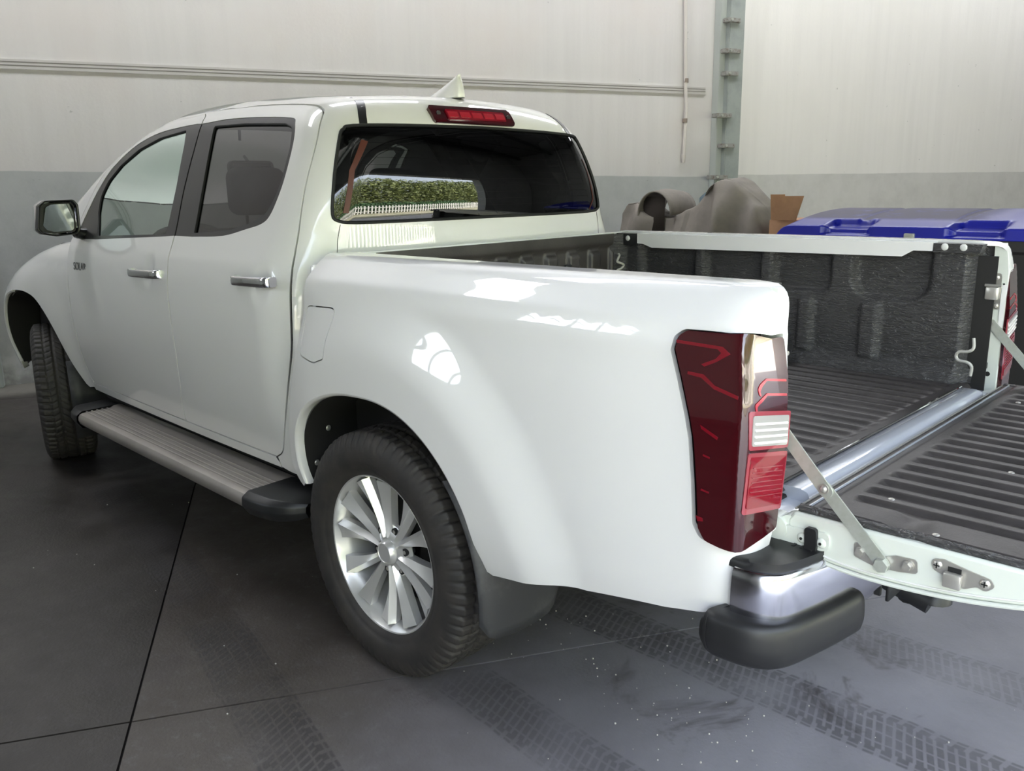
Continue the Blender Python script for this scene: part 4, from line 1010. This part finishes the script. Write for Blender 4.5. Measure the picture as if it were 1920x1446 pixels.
# ---- mud flaps, arch linings, underbody
for s in (1, -1):
    U = np.linspace(0, 1, 14); Vv = np.linspace(0, 1, 16); P = []
    for u in U:
        y = .635+u*.292; zb = .292-.016*math.sin(math.pi*min(1, u*1.1))+(.045*max(0, (u-.86)/.14)**2)+(.06*max(0, (.14-u)/.14)**2); row = []
        for v in Vv:
            z = zb+(.70-zb)*v; x = -(math.sqrt(max(.472**2-(z-.38)**2, 0)) if z > .38 else .472)-.006
            row.append((x+(.012*(u-.9)/.1 if u > .9 else 0), y*s, z))
        P.append(row)
    gridm('mud_flap', P, mud, truck, flip=s < 0, thick=.006)
    P = [[(2.585+.02*v, s*(.62+.27*u), .22+.40*v) for v in (0, .5, 1)] for u in np.linspace(0, 1, 6)]; gridm('mud_flap', P, mud, truck, flip=s < 0, thick=.006)
    al = gridm('arch_lining', [[(x*.992, s*y, z-.004) for x, z in arch] for y in (.888, .80, .65, .53)], under, truck, flip=s > 0)
    b = B(); box(b, (-.44, min(s*.53, s*.535), .40), (.38, max(s*.53, s*.535), .86), 0); bmk('lining_inner', b, under, al)
    Pf = side_pts(F_front, arch_f)
    al = gridm('arch_lining', [[(3.05+(q[0]-3.05)*.985, s*min(y, q[1]-.014), q[2]-.006) for q in Pf] for y in (.95, .80, .65, .50, .40)], under, truck, flip=s > 0)
    b = B(); box(b, (2.5, min(s*.40, s*.405), .40), (3.55, max(s*.40, s*.405), .98), 0); bmk('lining_inner', b, under, al)
    for x, y, z in ((.386, .845, .57), (.375, .80, .68)):
        b = B(); dome(b, (x, y*s, z), (-1, 0, 0), .010, .004); bmk('lining_screw', b, steel, truck)
b = B()
for s in (1, -1): box(b, (-1.10, min(s*.42, s*.52), .50), (3.6, max(s*.42, s*.52), .62), .01)
box(b, (-1.15, -.52, .60), (-1.08, .52, .70), .01)
bmk('chassis_rail', b, under, truck, kind=None)
b = B(); tube(b, [(0, -.70, .38), (0, -.1, .38), (0, 0, .38), (0, .1, .38), (0, .70, .38)], [.045, .05, .12, .05, .045], 14); bmk('rear_axle', b, under, truck)
b = B(); box(b, (.45, -.76, .42), (2.50, .76, .52), .02); bmk('cab_floor', b, under, truck)
b = B(); box(b, (-1.12, -.66, .70), (.34, .66, .772), .005); bmk('bed_floor', b, under, truck)
for s in (1, -1):
    b = B(); box(b, (-1.14, min(s*.714, s*.718), .62), (.33, max(s*.714, s*.718), 1.20), 0); bmk('bed_inner_wall', b, under, truck)
b = B(); box(b, (2.62, -.72, .50), (3.60, .72, 1.04), .05); bmk('engine_block', b, under, truck)
b = B(); cyl(b, (-.75, 0, .50), (-.75, 0, .66), .34, n=30); bmk('spare_wheel', b, rubber, truck)
# ---- interior
dash = B(); P = [[(x, y, z) for x, z in ((2.28, .60), (2.24, 1.0), (2.25, 1.14), (2.29, 1.19-.0*abs(y)), (2.40, 1.215), (2.72, 1.20))] for y in np.linspace(-.74, .74, 12)]; dash.free()
dsh = gridm('dashboard', P, cloth_dark, truck)
b = B(); 
for y in (.38,): tube(b, cr([(2.22, y-.17, 1.17), (2.20, y-.12, 1.235), (2.20, y, 1.255), (2.20, y+.12, 1.235), (2.22, y+.17, 1.17)], 4), .035, 10)
bmk('instrument_hood', b, cloth_dark, dsh)
b = B(); tube(b, [(2.03+.06*math.sin(a), .38+.19*math.cos(a), 1.10+.18*math.sin(a)) for a in np.linspace(0, 2*math.pi, 33)[:-1]], .015, 8, True); box(b, (2.0, .33, 1.06), (2.06, .43, 1.13), .02); tube(b, [(2.03, .38, 1.10), (2.25, .38, 1.02)], .03, 8); bmk('steering_wheel', b, blk, dsh)
b = B(); tube(b, [(2.26, -.0, 1.62), (2.20, -.0, 1.575)], .008, 6); box(b, (2.185, -.125, 1.525), (2.215, .125, 1.595), .028, 4); rm = bmk('rear_view_mirror', b, headliner, truck)
b = B(); box(b, (2.181, -.105, 1.538), (2.186, .105, 1.582), .0024); bmk('mirror_glass', b, mirror_m, rm)
def seat(x, y, w, rear=False):
    b = B(); box(b, (x-.02, y-w, .66), (x+.48, y+w, .82), .05, 3)
    box(b, (x-.10, y-w, .74), (x+.04, y+w, 1.30), .055, 3, rot=Matrix.Rotation(-.18, 3, 'Y'), piv=(x, y, .78)); st = bmk('rear_seat' if rear else 'front_seat', b, cloth_dark, truck)
    for yy in ([y] if not rear else [y-.42, y, y+.42]):
        b = B(); box(b, (x-.19, yy-.125, 1.34 if not rear else 1.30), (x-.07, yy+.125, 1.54 if not rear else 1.46), .045, 4); cyl(b, (x-.12, yy-.05, 1.25), (x-.12, yy-.05, 1.36), .007, n=8); cyl(b, (x-.12, yy+.05, 1.25), (x-.12, yy+.05, 1.36), .007, n=8); bmk('headrest', b, cloth_dark, st)
seat(1.62, .37, .25); seat(1.62, -.37, .25); seat(.78, 0, .64, True)
b = B(); box(b, (.95, .30, 1.735), (1.05, .40, 1.745), .004); bmk('dome_lamp', b, amber, truck)
# ================================================================== the garage
def wbox(name, d0, d1, s0, s1, z0, z1, mat, parent=None, bev=0, **kw):
    P = [G(d, s, z) for z in (z0, z1) for d, s in ((d0, s0), (d1, s0), (d1, s1), (d0, s1))]
    b = B(); vs = [b.verts.new(p) for p in P]
    for f in ((3, 2, 1, 0), (4, 5, 6, 7), (0, 1, 5, 4), (1, 2, 6, 5), (2, 3, 7, 6), (3, 0, 4, 7)): b.faces.new([vs[i] for i in f])
    if bev: bmesh.ops.bevel(b, geom=b.edges[:], offset=bev, segments=2, affect='EDGES')
    return bmk(name, b, mat, parent, auto=30, **kw)
SC = -4.42          # where the column stands
wall_left = wbox('wall_left', D0-.25, D0, SC, S1+.2, 0, CEIL, wall_l, kind='structure')
wall_right = wbox('wall_right', D0-.25, D0+.03, S0-.2, SC-.18, 0, CEIL, wall_r, kind='structure')
wbox('wall_side_right', D0-.25, D1+.2, S0-.4, S0, 0, CEIL, wall_o, kind='structure')
wbox('wall_side_left', D0-.25, WIN[0], S1, S1+.25, 0, CEIL, wall_o, kind='structure')
wbox('wall_side_left_rear', WIN[1], D1+.2, S1, S1+.25, 0, CEIL, wall_o, kind='structure')
wbox('wall_side_left_sill', WIN[0], WIN[1], S1, S1+.25, 0, WIN[2], wall_o, kind='structure')
wbox('wall_side_left_top', WIN[0], WIN[1], S1, S1+.25, WIN[3], CEIL, wall_o, kind='structure')
wf = wbox('window_1', WIN[0], WIN[1], S1+.05, S1+.10, WIN[2], WIN[2]+.05, blk, kind='structure')
for q in range(4): wbox('window_bar', WIN[0]+(WIN[1]-WIN[0])*q/3-.025, WIN[0]+(WIN[1]-WIN[0])*q/3+.025, S1+.05, S1+.10, WIN[2], WIN[3], blk, wf)
wbox('window_bar', WIN[0], WIN[1], S1+.05, S1+.10, WIN[2]+.62, WIN[2]+.67, blk, wf)
wbox('wall_back', D1, D1+.25, DOOR_B, S1+.2, 0, CEIL, wall_o, kind='structure')
wbox('wall_back_right', D1, D1+.25, S0-.2, DOOR_A, 0, CEIL, wall_o, kind='structure')
wbox('wall_back_top', D1, D1+.25, DOOR_A, DOOR_B, DOOR_Z, CEIL, wall_o, kind='structure')
ceiling = wbox('ceiling', D0-.25, D1+.25, S0-.4, S1+.4, CEIL, CEIL+.15, ceil_m, kind='structure')
for k in range(4):
    d = -2.6+k*1.75; wbox('ceiling_beam', d-.07, d+.07, S0, S1, CEIL-.30, CEIL, pmat('dark_steel_beam', (.05, .05, .05), .6), ceiling)
for a, b_ in WASH_LAMPS: wbox('added_wash_lamp_frame', a-.42, a+.42, b_-1.52, b_+1.52, CEIL-.05, CEIL, blk, ceiling)  # frames around the added wall-wash lamps
# floor: cast slabs with recessed joints
E1 = np.array([.8660, -.5]); E2 = np.array([.5, .8660])
wbox('ground', D0-.3, 40, -55, 40, -.16, -.06, pmat('pale_yard_concrete', (.50, .485, .46), .9, var=(.6, (.42, .41, .38), .4, .7)), kind='structure')
flr = wbox('floor', D0-.2, D1+.3, S0-.2, S1+.2, -.058, -.012, pmat('dark_floor_joint', (.02, .018, .017), .9), kind='structure')
from mathutils.geometry import intersect_point_line
def clip(poly, inside, inter):
    out = []
    for i in range(len(poly)):
        a, b_ = poly[i-1], poly[i]
        if inside(b_):
            if not inside(a): out.append(inter(a, b_))
            out.append(b_)
        elif inside(a): out.append(inter(a, b_))
    return out
room = [G(D0, S0)[:2], G(D1+.3, S0)[:2], G(D1+.3, S1)[:2], G(D0, S1)[:2]]
us = [-.504+k*4.4 for k in range(-4, 5)]; vs_ = [1.493+k*4.1 for k in range(-5, 4)]
for i in range(len(us)-1):
    for j in range(len(vs_)-1):
        g_ = .0035; poly = [tuple(p) for p in room]
        for ax, val, sg in ((E1, us[i]+g_, 1), (E1, us[i+1]-g_, -1), (E2, vs_[j]+g_, 1), (E2, vs_[j+1]-g_, -1)):
            if not poly: break
            f = lambda p: (np.dot(ax, p)-val)*sg
            poly = clip(poly, lambda p: f(p) >= 0, lambda a, b_: tuple(np.array(a)+(np.array(b_)-np.array(a))*f(a)/(f(a)-f(b_))))
        if len(poly) < 3: continue
        b = B(); prism(b, poly, lambda x, y: Vector((x, y, -.012)), lambda x, y: Vector((x, y, 0))); bmk('concrete_slab', b, floor_shade if vs_[j] > 1.4 else floor_m, flr, smooth=False)
# grit on the floor
b = B()
for k in range(260):
    if k < 150: x = -.1-rng.rand()*1.6; y = .45+rng.randn()*.16-.12*(x+.8)
    else: x, y = rng.uniform(-2.2, 2.5), rng.uniform(-1.6, 2.2)
    r = .0012+.0022*rng.rand()**2; bmesh.ops.create_icosphere(b, subdivisions=1, radius=r, matrix=Matrix.Translation((x, y, r*.5)))
bmk('grit', b, pmat('pale_grit', (.42, .40, .37), .8), None, kind='stuff', label='pale grit and crumbs scattered on the concrete floor', cat='grit')
# horizontal joint strip on the left wall
b_m = pmat('grey_joint_strip', (.52, .50, .49), .7)
tr_ = wbox('trim_1', D0, D0+.012, SC+.17, S1, 2.345, 2.415, b_m, kind='structure')
for z in (2.372, 2.396): wbox('joint_line', D0+.0118, D0+.0135, SC+.17, S1, z-.003, z+.003, pmat('dark_joint_line', (.22, .20, .19), .8), tr_)
# steel column in the corner between the two walls
col_m = pmat('grey_green_column_paint', (.33, .36, .345), .55, var=(4, (.24, .27, .26), .45, .75))
colm = wbox('trim_2', D0, D0+.16, SC-.185, SC+.005, 0, CEIL, col_m, kind='structure', bev=.006)
wbox('column_flange', D0, D0+.10, SC, SC+.075, 0, CEIL, pmat('pale_green_steel', (.43, .46, .44), .5), colm, bev=.004)
for z, s_, w_ in ((3.047, -4.45, .17), (2.755, -4.45, .20), (2.537, -4.45, .17), (2.126, -4.37, .20), (1.825, -4.44, .17), (1.508, -4.34, .22)):
    wbox('bracket', D0+.10, D0+.185, s_-w_/2, s_+w_/2, z-.022, z+.022, pmat('weathered_bracket', (.30, .30, .28), .6, var=(30, (.14, .10, .08), .5, .7)), colm, bev=.006)
    b = B(); c = G(D0+.19, s_+.04, z); c2 = G(D0+.205, s_+.04, z); cyl(b, c, c2, .013, n=8); bmk('bracket_bolt', b, zinc, colm)
wbox('wall_edge', D0+.03, D0+.05, SC-.235, SC-.185, 0, CEIL, wall_r, wall_right, bev=.004)
# hanging conduit on the left wall
b = B(); tube(b, [G(D0+.03, -3.94, CEIL-.02), G(D0+.03, -3.955, 3.2), G(D0+.03, -3.985, 2.40), G(D0+.035, -4.00, 2.2), G(D0+.03, -3.99, 1.80), G(D0+.03, -3.985, 1.74)], .018, 10)
cond = bmk('wall_conduit', b, pipe_w, None, label='thin white conduit hanging down the left wall beside the steel column', cat='conduit')
b = B(); cyl(b, G(D0+.03, -3.985, 1.74), G(D0+.03, -3.985, 1.66), .026, .016, n=12); bmk('end_cap', b, pipe_w, cond)
for z in (2.08, 2.47):
    b = B(); cyl(b, G(D0+.03, -3.99, z-.02), G(D0+.03, -3.99, z+.02), .025, n=12); bmk('pipe_clip', b, pmat('brown_pipe_clip', (.25, .2, .17), .6), cond)
# pipe and valve low at the far left of the wall
wp = wbox('wall_post', D0, D0+.09, 2.36, 2.62, 0, 1.15, col_m, bev=.008, label='grey painted metal post at the foot of the left wall, at the frame edge', cat='post')
b = B(); cyl(b, G(D0+.09, 2.42, .62), G(D0+.16, 2.42, .62), .03, n=12); tube(b, [G(D0+.12, 2.48, .60), G(D0+.12, 2.40, .64), G(D0+.12, 2.34, .62)], .014, 8); bmk('latch', b, zinc, wp)
# ---- cables under the ceiling (seen as reflections)
for k, (d0, s0, d1, s1) in enumerate(((-3.5, -9, 3.2, 4.0), (-3.0, -10, 3.3, 3.1), (1.0, -10.5, 4.0, 5.5))):
    b = B(); pts = []
    for t in np.linspace(0, 1, 14): pts.append(G(d0+(d1-d0)*t, s0+(s1-s0)*t, CEIL-.35-.25*math.sin(math.pi*t)))
    tube(b, pts, .02, 6); bmk('ceiling_cable', b, blk, None, label=['black cable slung across the ceiling toward the left', 'second black cable slung under the ceiling', 'short black cable under the ceiling near the doorway'][k], cat='cable')
# ================================================================== things behind the truck
# blue-lidded waste container
bin_ = empty('waste_container', (-.30, -2.78, 0), 'large dark wheeled waste container with blue lid behind the truck bed', 'container')
x0, x1, y0, y1 = -1.0, .40, -3.28, -2.27
b = B(); vs = []
P = [[((x0+x1)/2+(x1-x0)/2*kx*(.80+.2*q), (y0+y1)/2+(y1-y0)/2*ky*(.80+.2*q), .22+.93*q) for kx, ky in ((-1, -1), (1, -1), (1, 1), (-1, 1))] for q in (0, .5, .93)]
P.append([((x0+x1)/2+(x1-x0)/2*kx*1.01, (y0+y1)/2+(y1-y0)/2*ky*1.01, 1.10) for kx, ky in ((-1, -1), (1, -1), (1, 1), (-1, 1))])
P.append([((x0+x1)/2+(x1-x0)/2*kx*1.01, (y0+y1)/2+(y1-y0)/2*ky*1.01, 1.155) for kx, ky in ((-1, -1), (1, -1), (1, 1), (-1, 1))])
P = [[P[0][0]]*0+r for r in P]; gridm('bin_body', P, bin_dark, bin_, cv=True, smooth=False)
b = B(); box(b, (-.88, -3.15, .20), (.28, -2.40, .24), .01); bmk('bin_base', b, bin_dark, bin_)
for wx in (-.82, .22):
    for wy in (-3.1, -2.45):
        b = B(); cyl(b, (wx, wy-.02, .10), (wx, wy+.02, .10), .10, n=20); box(b, (wx-.03, wy-.03, .10), (wx+.03, wy+.03, .21), .005); bmk('castor', b, rubber, bin_)
# lid: domed, with two scooped grips in the front edge
nx, ny = 141, 60; LX = np.linspace(x0-.01, x1+.01, nx); P = np.zeros((nx, ny, 3))
for i, x in enumerate(LX):
    for j in range(ny):
        t = j/(ny-1)
        if t < .22: q = t/.22; y = y1+.015-.004*q; z = 1.150+.055*q
        else:
            q = (t-.22)/.78; y = y1+.011-q*(y1-y0-.02); z = 1.205+.075*(1-(1-min(q*1.45, 1))**2)-.05*max(0, (q-.75)/.25)**2
        ex = min(1, (x-(x0-.01))/.10, ((x1+.01)-x)/.10); z = 1.15+(z-1.15)*(1-(1-max(0, ex))**3*.85) if t > .0 else z
        z -= .010*float(sst(.014, .0, abs(x+.02)-.02)+sst(.014, 0, abs(x+.50)-.02))*float(sst(.30, .36, t)*(1-sst(.8, .9, t)))
        for cx in (.02, -.62):
            k = float((1-sst(.10, .135, abs(x-cx)))*sst(.03, .07, t)*(1-sst(.30, .36, t))); z -= .028*k*float(sst(.1, .3, t)); y -= .05*k
        P[i, j] = (x, y, z)
def dustlid():
    m, t, p = new_mat('dusty_blue_lid'); n = NX(t); pos, x, y, z = n.pos()
    g = t.nodes.new('ShaderNodeNewGeometry'); sp = t.nodes.new('ShaderNodeSeparateXYZ'); t.links.new(g.outputs['Normal'], sp.inputs[0])
    dust = n.mul(n.rng(sp.outputs[2], .82, .97), n.rng(y, y1-.10, y1-.22), n.rng(x, -.72, -.50), n.rng(n.noise(pos, 9, 5), .15, .5), .85)
    t.links.new(n.mix(dust, (.008, .012, .26), (.13, .12, .125)), p.inputs['Base Color']); t.links.new(n.rng(dust, 0, 1, .32, .8), p.inputs['Roughness']); return m
lid = gridm('bin_lid', P, dustlid(), bin_, flip=True, label='dusty blue plastic lid'); md = lid.modifiers.new('thickness', 'SOLIDIFY'); md.thickness = .012; md.offset = -1
b = B(); box(b, (-.345, y1-.002, 1.135), (-.295, y1+.03, 1.176), .004); bmk('lid_clasp', b, pmat('galvanised_clasp', (.45, .45, .40), .4, .6), bin_)
# cardboard box with raised flaps between cover and container
cb = empty('cardboard_box', (.62, -3.05, 0), 'brown cardboard box with raised flaps between the fabric cover and the blue lid', 'box')
def slab(name, p, u, v, n, th, mat, parent):
    p, u, v, n = map(Vector, (p, u, v, n)); n = n.normalized()*th; b = B(); Q = [p, p+u, p+u+v, p+v]; A = [b.verts.new(q) for q in Q]; C = [b.verts.new(q+n) for q in Q]
    for i in range(4): b.faces.new((A[i], A[(i+1) % 4], C[(i+1) % 4], C[i]))
    b.faces.new(A[::-1]); b.faces.new(C); return bmk(name, b, mat, parent, smooth=False)
b = B(); box(b, (.48, -3.42, .60), (.84, -2.98, 1.20), .004); bmk('carton', b, cardboard, cb)
b = B(); box(b, (.46, -3.44, 0), (.86, -2.96, .598), .006); bmk('lower_carton', b, cardboard, cb)
slab('flap', (.83, -2.985, 1.20), (-.10, 0, 0), (.0, .02, .165), (0, 1, 0), .005, cardboard, cb)
slab('flap', (.80, -2.965, 1.20), (-.155, -.0, 0), (-.055, .02, .155), (0, 1, 0), .005, cardboard, cb)
# fabric-covered scooter
sh_ = empty('covered_scooter', (1.62, -3.35, 0), 'scooter under a crumpled taupe fabric cover, behind the far bed rail', 'scooter')
def drape(t, v):
    """t: 0..1 along the machine, v: -1..1 across"""
    top = np.interp(t, [0, .03, .08, .16, .26, .36, .46, .56, .64, .70, .76, .84, .92, .97, 1], [1.20, 1.285, 1.30, 1.245, 1.195, 1.18, 1.215, 1.30, 1.41, 1.475, 1.45, 1.37, 1.27, 1.14, .95])
    return top
U = np.linspace(0, 1, 90); W = np.linspace(-1, 1, 60); P = np.zeros((90, 60, 3))
ax_ = np.array([-.955, -.10*0+.12, 0]); ax_ /= np.linalg.norm(ax_); pr = np.array([ax_[1], -ax_[0], 0])
O_ = np.array([2.40, -3.58, 0])
for i, t in enumerate(U):
    top = float(drape(t, 0)); wd = .30+.10*math.sin(math.pi*t)
    if t > .5: wd = .26+.08*math.sin(math.pi*t)
    for j, v in enumerate(W):
        av = abs(v); zz_ = top*(1-av**2.6*.0); fall = max(0, (av-.28)/.72)
        z = top-(top-.05)*fall**1.15; off = wd*(av**.75)*np.sign(v)
        fold = .034*math.sin(t*26+v*5+2.2*math.sin(t*7))*min(1, av*2)+.030*math.sin(v*13+t*12+1.5*math.sin(t*5))
        ridge = .06*math.exp(-((t-.60-.30*av*(1 if v > 0 else -.4))/.035)**2)
        pt = O_+ax_*(t*1.42)+pr*(off+fold+ridge*np.sign(v))
        P[i, j] = (pt[0], pt[1], max(.02, z+.012*math.sin(t*40+v*7)*min(1, av*3)))
gridm('fabric_cover', P, tarp, sh_, thick=.004, flip=False)
# rolled fold that stands up like a hood at the left
R_ = []
for k, a in enumerate(np.linspace(-.25, math.pi+.1, 22)):
    c = O_+ax_*(.385-.165*math.cos(a)*1.0)+np.array([0, 0, 1.235+.165*math.sin(a)])
    R_.append([tuple(c+pr*(w_*.30+.02)+np.array([0, 0, -.03*abs(w_)])+ax_*(.05*w_)) for w_ in np.linspace(-.7, .6, 8)])
gridm('cover_fold', R_, tarp, sh_, thick=.010)
gridm('shade_backing', [[tuple(O_+ax_*(.27+.22*u)+pr*(.16)+np.array([0, 0, 1.05+.30*v])) for v in (0, 1)] for u in (0, .5, 1)], pmat('dark_brown_shade', (.03, .022, .018), .9), sh_, thick=.004)  # dark sheet added to stand for the shade inside the fold
b = B(); R2 = [[tuple(O_+ax_*(.62+.28*u)+pr*(-.10+.0*v)+np.array([0, 0, 1.20+.19*v*math.sin(math.pi*(.25+.6*u))])) for v in (0, .5, 1)] for u in np.linspace(0, 1, 10)]; b.free()
gridm('windscreen_edge', R2, pmat('blue_grey_visor', (.12, .17, .20), .3), sh_, thick=.006)
b = B()
for t in (.12, .86):
    c = O_+ax_*(1.34*t); cyl(b, c+pr*.05+np.array([0, 0, .25]), c-pr*.05+np.array([0, 0, .25]), .25, n=28)
bmk('scooter_wheel', b, rubber, sh_) if False else b.free()
for t in (.14, .84):
    c = O_+ax_*(1.34*t); b = B(); cyl(b, c+pr*.05+np.array([0, 0, .25]), c-pr*.05+np.array([0, 0, .25]), .25, n=28); bmk('scooter_wheel', b, rubber, sh_)
# ================================================================== outside, seen in the reflections
fence_m = pmat('white_fence_paint', (.75, .75, .72), .6)
fd = 9.5
fen = empty('picket_fence', G(fd, -8, 0), 'white picket fence across the yard, seen mirrored in the rear window', 'fence')
def ebox(d0, d1, s0, s1, z0, z1, mat, parent, name): return wbox(name, d0, d1, s0, s1, z0, z1, mat, parent)
first = None
for k in range(118):
    s = -19.4+k*.20
    if first is None: first = ebox(fd-.015, fd+.015, s-.035, s+.035, .05, 1.15, fence_m, fen, 'picket'); s_first = s
    else:
        c = first.copy(); COL.objects.link(c); dv = Vector(G(0, s-s_first, 0)); c.location = first.location+dv
ebox(fd+.015, fd+.05, -19.6, 4.2, .30, .38, fence_m, fen, 'fence_rail'); ebox(fd+.015, fd+.05, -19.6, 4.2, .85, .93, fence_m, fen, 'fence_rail')
fen2 = empty('picket_fence', G(6, -20, 0), 'white picket fence along the right side of the yard, seen mirrored in the tail lamp', 'fence')
side_first = None
for k in range(31):
    d = 3.2+k*.20
    if side_first is None: side_first = wbox('picket', d-.035, d+.035, -20.015, -19.985, .05, 1.15, fence_m, fen2); d_first = d
    else: c = side_first.copy(); COL.objects.link(c); c.location = side_first.location+Vector(G(d-d_first, 0, 0))
wbox('fence_rail', 3.0, fd-.1, -20.05, -20.015, .30, .38, fence_m, fen2); wbox('fence_rail', 3.0, fd-.1, -20.05, -20.015, .85, .93, fence_m, fen2)
def leafm(a, b_):
    m, t, p = new_mat('sunlit_leaves'); n = NX(t); pos, x, y, z = n.pos()
    t.links.new(n.mix(n.rng(n.noise(pos, 2.2, 6), .35, .7), a, b_), p.inputs['Base Color']); p.inputs['Roughness'].default_value = .6; return m
lm = leafm((.07, .10, .035), (.27, .31, .10)); lm2 = leafm((.03, .08, .03), (.10, .20, .08))
def crown(name, d, s, z, r, h, mat, n, parent, leaf=.16):
    Q = rng.randn(n, 3); Q /= np.linalg.norm(Q, axis=1)[:, None]; Q *= (rng.rand(n)**.33)[:, None]*np.array([r, r, h]); c = np.array(G(d, s, z)); V = []; F = []
    for q in Q:
        a = rng.randn(3); a /= np.linalg.norm(a); e = np.cross(a, rng.randn(3)); e /= np.linalg.norm(e); p = c+q; k = len(V); L = leaf*(.6+.8*rng.rand())
        V += [p-a*L, p+e*L*.45, p+a*L, p-e*L*.45]; F.append((k, k+1, k+2, k+3))
    return mk(name, np.array(V), F, mat, parent, smooth=False)
V_, F_ = [], []
def foliage(name, n_crown, a0, a1, off, side, zc, r, h, mat, leaf, n, label):
    Vv, Ff = [], []; k0_ = 0
    for k in range(n_crown):
        a = a0+(k+.5)*(a1-a0)/n_crown+rng.uniform(-.2, .2); rr = r*(.8+.2*rng.rand()); Q = rng.randn(n, 3); Q /= np.linalg.norm(Q, axis=1)[:, None]; Q *= (rng.rand(n)**.33)[:, None]*np.array([rr, rr, h*(.8+.3*rng.rand())])
        c = np.array(G(off, a, zc)) if not side else np.array(G(a, off, zc))
        A = rng.randn(n, 3); A /= np.linalg.norm(A, axis=1)[:, None]; E_ = np.cross(A, rng.randn(n, 3)); E_ /= np.linalg.norm(E_, axis=1)[:, None]; P = c+Q; L = (leaf*(.6+.8*rng.rand(n)))[:, None]
        V = np.stack([P-A*L, P+E_*L*.5, P+A*L, P-E_*L*.5], 1).reshape(-1, 3); Vv.append(V); Ff += [(k0_+4*i, k0_+4*i+1, k0_+4*i+2, k0_+4*i+3) for i in range(n)]; k0_ += 4*n
    return mk(name, np.concatenate(Vv), Ff, mat, None, smooth=False, kind='stuff', label=label, cat='foliage')
foliage('foliage', 24, -46, 8, fd+7.2, False, 4.3, 2.5, 3.9, lm, .17, 2600, 'bright green foliage beyond the white fence, mirrored in the rear window')
foliage('hedge', 22, -18, 5, fd+1.5, False, .85, 1.1, .85, lm2, .10, 800, 'dark green hedge growing right behind the white fence')
foliage('foliage', 5, 3, fd-1, -27.5, True, 4.2, 2.4, 3.2, lm, .17, 2600, 'bright green foliage along the right side of the yard')
foliage('hedge', 10, 4, fd-1, -21.6, True, .85, 1.1, .85, lm2, .10, 800, 'dark green hedge behind the right-hand run of the white fence')
wbox('lawn', fd-2.5, fd+16, -48, 20, -.058, -.03, pmat('dry_lawn', (.40, .37, .28), .95, var=(1.2, (.26, .28, .17), .4, .65)), kind='structure')
for o in list(sc.objects):
    if o.type == 'MESH' and o.parent is None and 'kind' not in o and 'category' not in o: print('UNTAGGED', o.name)
